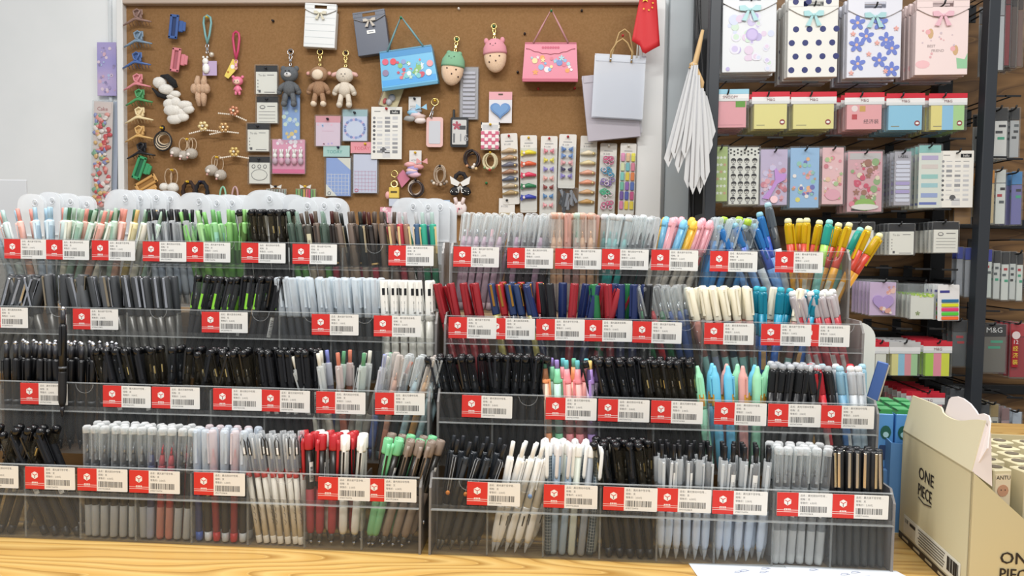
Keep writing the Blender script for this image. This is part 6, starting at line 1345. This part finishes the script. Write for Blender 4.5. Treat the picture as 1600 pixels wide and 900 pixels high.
P = [(1499, 424, 9, 78, '8c9098', '2a3c94', 'blue-capped refill pack beside the memo pads', 0, 1), (1512, 426, 9, 80, '90949c', '2a3c94', 'blue-capped refill pack nearer the rack post', 0, 1), (1499, 537, 22, 74, '565a5c', '33363a', 'smoky refill packs beside the neon notes', 2, 2), (1498, 632, 26, 50, '6a6e74', '3c4046', 'grey refill packs above the beige carton', 2, 2), (1504, 328, 26, 46, '8c6838', '6a4c28', 'orange-brown pack below the planner sheet', 0, 2),
     (1561, 54, 15, 116, 'b8bcc0', '9a9ca0', 'silver foil refill pack in the top row beyond the post', 0, 3), (1574, 40, 8, 130, '7a1c24', '5a161c', 'dark red refill pack beyond the silver foil pack', 0, 3), (1584, 42, 8, 128, '4a3a34', '2a2220', 'brown refill pack in the top row beyond the post', 0, 3), (1594, 46, 8, 120, '6a5048', '3a2c28', 'umber refill pack at the rim of the top row', 0, 3),
     (1562, 209, 22, 82, 'd0d0ce', '17181a', 'black and white refill pack beyond the post', 3, 4), (1585, 208, 14, 80, 'a8aaac', '17181a', 'second black and white refill pack beyond the post', 3, 4),
     (1548, 308, 10, 86, 'c8b48c', 'c8842c', 'orange-topped slim pack beyond the post', 0, 3), (1563, 308, 15, 88, 'd4d8d4', 'c8ccc8', 'white slim pack in the third row beyond the post', 3, 3), (1588, 310, 16, 86, '6c6ca4', '3c7cb4', 'blue-violet slim pack beyond the post', 2, 3),
     (1544, 428, 10, 78, 'd0d8d4', '2c34a0', 'blue-headed correction pen pack', 2, 2), (1557, 430, 10, 78, 'c8ccca', '1c1d20', 'black-headed correction pen pack next to the blue one', 3, 2), (1570, 432, 11, 78, 'd0d4d0', '1c1d20', 'third correction pen pack beyond the post', 3, 2), (1582, 431, 9, 78, 'c4c8c6', '1c1d20', 'fourth correction pen pack beyond the post', 3, 2), (1593, 433, 9, 78, 'd0d4d0', '1c1d20', 'fifth correction pen pack beyond the post', 3, 2),
     (1552, 545, 38, 78, '6c6860', '141518', 'black-headed set of pen leads in a clear box', 2, 2), (1592, 548, 28, 88, '9c1c28', 'b02430', 'red value pack with yellow characters', 0, 3),
     (1538, 668, 14, 76, 'b8b4a8', '4a4c50', 'white and khaki slim pack in the lowest row', 2, 3), (1552, 672, 14, 84, 'c4c0b4', 'a08858', 'gold-topped slim pack in the lowest row', 3, 3), (1570, 676, 12, 80, 'b09494', '8c6c6c', 'dusty rose slim pack in the lowest row', 1, 3), (1588, 684, 14, 84, '8c98bc', 'b8c0cc', 'blue and silver slim pack in the lowest row', 3, 3)]
for px, py, w_, h, c, cap, nm, mk, n in P:
    tx = 'M&G' if 'black-headed set' in nm else None
    stack(lambda: slim(px, py, w_, h, c, cap, nm, mk, YF+.03, None, tx), n, .03, .001)
    if (w_ > 12 or px > 1590) and px != 1504: hook(px+2, py-h/2+3, front=YF, label=f'black wire hook holding the {nm}')
t = It('value_pack_label', 'yellow-lettered label strip on the red value pack', 'label', 1586, 545, YF+.02, 0, 1); b = t.mb(); b.box((0, 0, 0), (10, .4, 60), mat('9c1c28', .4))
b.prism(disc(1, 22, 6.5, 14), -.5, -.2, mat('d8c8c8'))
for i, s in enumerate(('12', '经', '济', '装')): b.text(s, 9, mat('e8d850' if i else 'e8e0e0'), -4, -.5, 8-i*11)
t.p('label_card', b)
# folded white bags hanging from the rack post
t = It('folded_paper_bags', 'bundle of folded white paper bags hung by a tan tape on the rack post', 'paper bags', 1087, 100, YF-.06, 0, 1)
tan = mat('c8a878', .6); t.p('tan_tape', t.mb().tube([(10, -2, 52), (4, -2, 24), (-1, -3, 2), (-9, -3, -6), (0, -4, -8), (9, -3, -30), (8, -2, -52)], [2.5, 4, 4.5, 3, 3.5, 4.5, 2], tan, 8).ball((-4, -4, -2), (7, 4, 4.5), tan, 10))
pw = mat('c6c8ca', .55)
for i, (x0, z0, x1, z1, wd, dep) in enumerate(((-6, 0, -40, -162, 10, 0), (-4, 0, -32, -150, 8, -6), (-3, 0, -25, -172, 8, -3), (-1, -4, -16, -150, 8, -9), (0, -6, -10, -196, 9, -5), (2, -20, -3, -206, 8, -10), (3, -30, 4, -190, 8, -7), (5, -34, 9, -205, 8, -4), (8, -40, 15, -192, 8, -9), (11, -44, 20, -150, 8, -5), (15, -50, 25, -128, 8, -1))):
    b = t.mb(); dx, dz = x1-x0, z1-z0; wd *= 1.5
    b.prism([(x0-3, z0), (x0+3, z0), (x0+dx*.4+wd*.6, z0+dz*.4), (x1+wd*.6, z1+22), (x1-wd*.1, z1), (x1-wd*.55, z1+14), (x0+dx*.4-wd*.45, z0+dz*.4)], dep-1, dep+.6, pw)
    b.tube([(x0, dep-1.4, z0), (x0+dx*.4, dep-2.2, z0+dz*.4), (x1, dep-1.4, z1+10)], .7, mat('b4b6ba', .5), 5); t.p('folded_bag', b)  # darker grey line puts the shade between the folds into colour

# ------------------------------------------------------------------ cartons at the end of the counter
def carton_tf(A, B, up):                      # front face from A (bottom of the near corner) to B
    return None
C1 = (.4936, .1263); C2 = (.4788, -.0734)         # outer face runs from the far corner to the near corner
cx = thing('display_carton', 'tall beige lettered display carton with a folded-back lid on the counter', 'carton', (C2[0], C2[1], CT))
BE = mat('cfc39c', .5); BE2 = mat('d8d0b0', .5); INN = mat('e6dcd8', .6)
ax = Vector((C1[0]-C2[0], C1[1]-C2[1], 0)); LA = ax.length; ax.normalize()       # from near corner to far corner
px_ = Vector((-ax.y, ax.x, 0));  px_ = px_ if px_.x > 0 else -px_               # away from the pens
def MP(o=Vector((0, 0, 0)), ux=-ax, uy=px_): return Matrix(((ux.x, uy.x, 0, o.x), (ux.y, uy.y, 0, o.y), (0, 0, 1, o.z), (0, 0, 0, 1)))
MF = MP(ax*LA)                                # x: from far corner to near corner, y: inwards, z up
HB = .1517
cb = MB(); cb.prism([(0, 0), (LA, 0), (LA, HB), (0, HB)], 0, .002, BE, MF)
cb.build('side_wall', cx)
fr_ = MB(); MS = MP(Vector((0, 0, 0)), px_, ax)   # x: along the short front away from the near corner
fr_.prism([(0, 0), (.2, 0), (.2, .03), (.13, .035), (0, HB)], 0, .002, mat('c9bd95', .5), MS); fr_.build('front_wall', cx)
bk = MB(); bk.prism([(0, 0), (.2, 0), (.2, HB), (0, HB)], 0, .002, BE, MP(ax*LA, px_, ax)); bk.build('rear_wall', cx)
MB().prism([(0, 0), (LA, 0), (LA, .045), (0, .09)], 0, .002, BE, MP(ax*LA+px_*.2)).build('far_wall', cx)
MB().box((LA/2, .1, .002), (LA, .2, .003), BE, 0, MF).build('carton_floor', cx)
fl_ = MB(); LEAN = Matrix(((1, 0, 0, 0), (0, 1, .2, -.2*HB), (0, 0, 1, 0), (0, 0, 0, 1)))
fl_.prism([(0, HB), (LA, HB), (.1997, HB+.0593), (.185, HB+.057), (.1696, HB+.0532), (.155, HB+.049), (.1437, HB+.0465), (.131, HB+.0448), (.1193, HB+.0445), (.108, HB+.0447), (.0992, HB+.0465), (.095, HB+.0495), (.090, HB+.0517), (.069, HB+.0516), (.0014, HB+.0496)], -.001, .001, BE2, MF @ LEAN)
fl_.build('raised_lid', cx)
tf = MB(); tf.prism([(.092, HB+.02), (.2, HB+.01), (.21, HB+.03), (.2013, HB+.0589), (.1950, HB+.0640), (.1828, HB+.0640), (.1722, HB+.0605), (.165, HB+.0635), (.149, HB+.0683), (.13, HB+.0708), (.1138, HB+.0705), (.10, HB+.0670), (.0953, HB+.0630)], .004, .0055, INN, MF @ LEAN); tf.build('tuck_flap', cx)
MB().prism([(0, HB), (.022, HB-.016), (.018, HB+.045), (.012, HB+.056)], .0, .0015, INN, MS).build('dust_flap', cx)
MB().box((LA/2, -.0004, HB), (LA, .0012, .0014), mat('b5a985', .6), 0, MF).build('crease', cx)
# lettering on the carton
SER = mat('231c18', .6)
def letters(Mx, x, z, s, name):
    m = MB(); y = -.0008
    for e in (0, s*.03):
        m.text('ONE', s, SER, x+e, y-e*.01, z+e*.5, wide=1.0, M=Mx); m.text('PIECE', s*.98, SER, x+e, y-e*.01, z-s*.98+e*.5, wide=.80, M=Mx)
    m.tube([(x+s*.15, y, z-s*1.12), (x+s*.9, y, z-s*1.28), (x+s*1.9, y, z-s*1.12)], s*.03, SER, 5, M=Mx); m.build(name, cx)
letters(MF, .0569, HB-.050, .0225, 'lettering'); letters(MS, .033, HB-.1035, .0190, 'lettering')
st = MB(); st.prism([(.016, .0115), (.185, .0115), (.185, .038), (.016, .038)], -.0008, -.0004, mat('dcd8c8', .5), MF)
st.prism([(.019, .014), (.058, .014), (.058, .035), (.019, .035)], -.0012, -.0008, mat('cfcab8', .5), MF); st.text('注意', .006, SER, .021, -.0014, .029, M=MF)
st.box((.047, -.0014, .031), (.018, .0004, .004), SER, 0, MF)
for i in range(6): st.box((.105, -.0012, .034-i*.0036), (.08-.004*(i % 3), .0004, .0011), mat('5a554c'), 0, MF)
x = .152
while x < .18: st.box((x, -.0012, .026), (.0009, .0004, .017), SER, 0, MF); x += random.choice((.0016, .0023, .003))
st.build('information_sticker', cx)
bd = MB(); bd.prism([(0, .0), (LA, .0), (LA, .009), (0, .009)], -.0009, -.0004, mat('2e2420', .5), MF)
for i in range(5): bd.box((LA*(.12+.19*i), -.0012, .0045), (.02, .0004, .003), mat('b8ac90'), 0, MF)
bd.build('brown_base_band', cx)
# tall blue carton with green-topped boxes behind the beige one
bl = thing('display_carton', 'blue display carton of green-topped boxes between the pen stand and beige carton', 'carton', (.484, .14, CT))
BLU = mat('5f8fc4', .45); ang = math.atan2(.125, -.029); Lb = .128
MR = Matrix.Rotation(ang, 4, 'Z')
MB().prism([(0, 0), (Lb, 0), (Lb, .18), (0, .13)], -.001, .001, BLU, MR).build('side_wall', bl)
MB().prism([(-.029, 0), (.09, 0), (.09, .15), (-.029, .17)], .124, .126, BLU).build('rear_wall', bl)
MB().prism([(.0, 0), (.09, 0), (.09, .12), (.0, .13)], 0, .002, BLU).build('front_wall', bl)
MB().box((.036, .063, .045), (.09, .115, .09), BLU, .002).build('inner_riser', bl)
for r_ in range(3):
    for c in range(3):
        bx, by_ = .487+.0245*c+.004*r_-.006, .165+.035*r_; h = .078
        nm = ('front', 'middle', 'rear')[r_]; cn = ('wall-side', 'middle', 'carton-side')[c]
        b_ = thing('toy_box', f'small blue box with green folded top, {nm} rank, {cn} file', 'toy box', (bx, by_, CT+.0905), (0, 0, R(-4)), 'blue boxes in the blue carton')
        m = MB(); m.box((0, 0, h/2), (.021, .026, h), mat('5a9ad8', .4), .001); m.build('box_body', b_)
        m = MB(); m.prism([(-.0100, h), (.0100, h), (.006, h+.006), (-.006, h+.006)], -.012, .012, mat('3c9a58', .4)); m.box((0, 0, h+.006), (.017, .023, .0015), mat('58b070', .4)); m.build('folded_top', b_)
        m = MB(); m.prism(disc(0, h*.66, .0072, 12, .010), -.0142, -.0132, mat('1f5c50', .5)); m.prism(disc(0, h*.62, .004, 10), -.0148, -.0142, mat('a8d0d8', .5)); m.prism(rrect(-.008, .008, h*.15, h*.42, .002, 2), -.0142, -.0132, mat('24406c', .5)); m.build('printed_panel', b_)
# small beige boxes inside the carton
for r_ in range(5):
    for c in range(4):
        bx, by_ = .519+.0325*c+.012*r_, -.047-.004*c+.034*r_; h = .147
        if bx > .672: continue
        nm = ('front', 'second', 'third', 'fourth', 'rear')[r_]; cn = ('innermost', 'second', 'third', 'outermost')[c]
        b_ = thing('blind_box', f'small cream printed box, {nm} rank, {cn} file inside the beige carton', 'toy box', (bx, by_, CT+.004), (0, 0, R(10)), 'cream boxes in the beige carton')
        m = MB(); m.box((0, 0, h/2), (.023, .025, h), mat('cfc6a4', .5), .0012); m.build('box_body', b_)
        m = MB(); m.prism(disc(0, 0, .008, 12, .007), -.0006, 0, mat('6a6050', .6), Matrix.Translation((0, 0, h+.0003)) @ Matrix.Rotation(R(-90), 4, 'X')); m.build('printed_top', b_)
        m = MB(); m.prism(rrect(-.0095, .0095, h-.042, h-.005, .002, 2), -.0132, -.0125, mat('d8ccb0', .5)); m.text('ANTU', .0065, SER, -.0088, -.0136, h-.011)
        m.prism(disc(0, h-.024, .007, 12), -.0138, -.0132, mat('b88c70', .6)); m.ball((-.0025, -.0138, h-.023), .0008, SER, 5).ball((.0025, -.0138, h-.023), .0008, SER, 5); [m.box((0, -.0136, h-.05-i*.007), (.016, .0006, .003), mat('6a6050')) for i in range(6)]; m.build('printed_panel', b_)
# blue-edged notebook leaning behind the third tier, white round sign board behind it
a = at(1363, 622, .15); t = thing('notebook', 'blue-covered notebook leaning against the end of the pen stand', 'notebook', (a.x, .15, a.z), (0, R(13), R(-20)))
MB().box((0, 0, .026), (.015, .004, .056), mat('4c70b4', .5), .001).build('cover', t); MB().box((.0025, .004, .025), (.014, .004, .053), mat('d8ccb0', .6)).build('pages', t)
a = at(1355, 530, .24); t = thing('round_board', 'white rounded board standing at the end of the pen stand', 'board', (a.x-.006, .26, CT+.115))
MB().prism(rrect(-.03, .027, 0, .175, .026, 6), 0, .003, mat('dfe0dc', .4)).build('board', t); MB().box((0, .005, .01), (.05, .03, .02), mat('c8c8c4', .5), .002).build('foot', t)
# paper sheets on the counter in front
for i, (pts, nm, rot) in enumerate((((1076, 880, 1232, 883), 'white ballot-like paper sheet with pencil doodles on the counter', 1.5), ((1225, 884, 1400, 893), 'second doodled paper sheet overlapping the first, nearer the beige carton', -1))):
    A, B = atc = (lambda x, y: CAM+ray(x, y)*((CT+.001-CAM.z)/ray(x, y).z))(pts[0], pts[1]), (lambda x, y: CAM+ray(x, y)*((CT+.001-CAM.z)/ray(x, y).z))(pts[2], pts[3])
    w_ = (B-A).length; t = thing('paper_sheet', nm, 'paper', (A.x, A.y, CT+.0006+.0008*i), (0, 0, math.atan2(B.y-A.y, B.x-A.x)))
    m = MB(); m.prism([(0, 0), (w_, 0), (w_+.012, -.03), (w_+.012, -.19), (.012, -.19)], 0, .0006, mat('dfe4ec', .5), Matrix(((1, 0, 0, 0), (0, 0, 1, 0), (0, 1, 0, 0), (0, 0, 0, 1)))); m.build('sheet', t)
    m = MB(); rd = random.Random(i)
    for k in range(4): x0 = rd.uniform(.02, w_-.02); y0 = rd.uniform(-.03, -.008); m.tube([(x0+.006*math.cos(q*1.1), y0+.003*math.sin(q*1.3), .0012) for q in range(6)], .0003, mat('9aa0b8', .6), 4)
    m.build('pencil_marks', t)
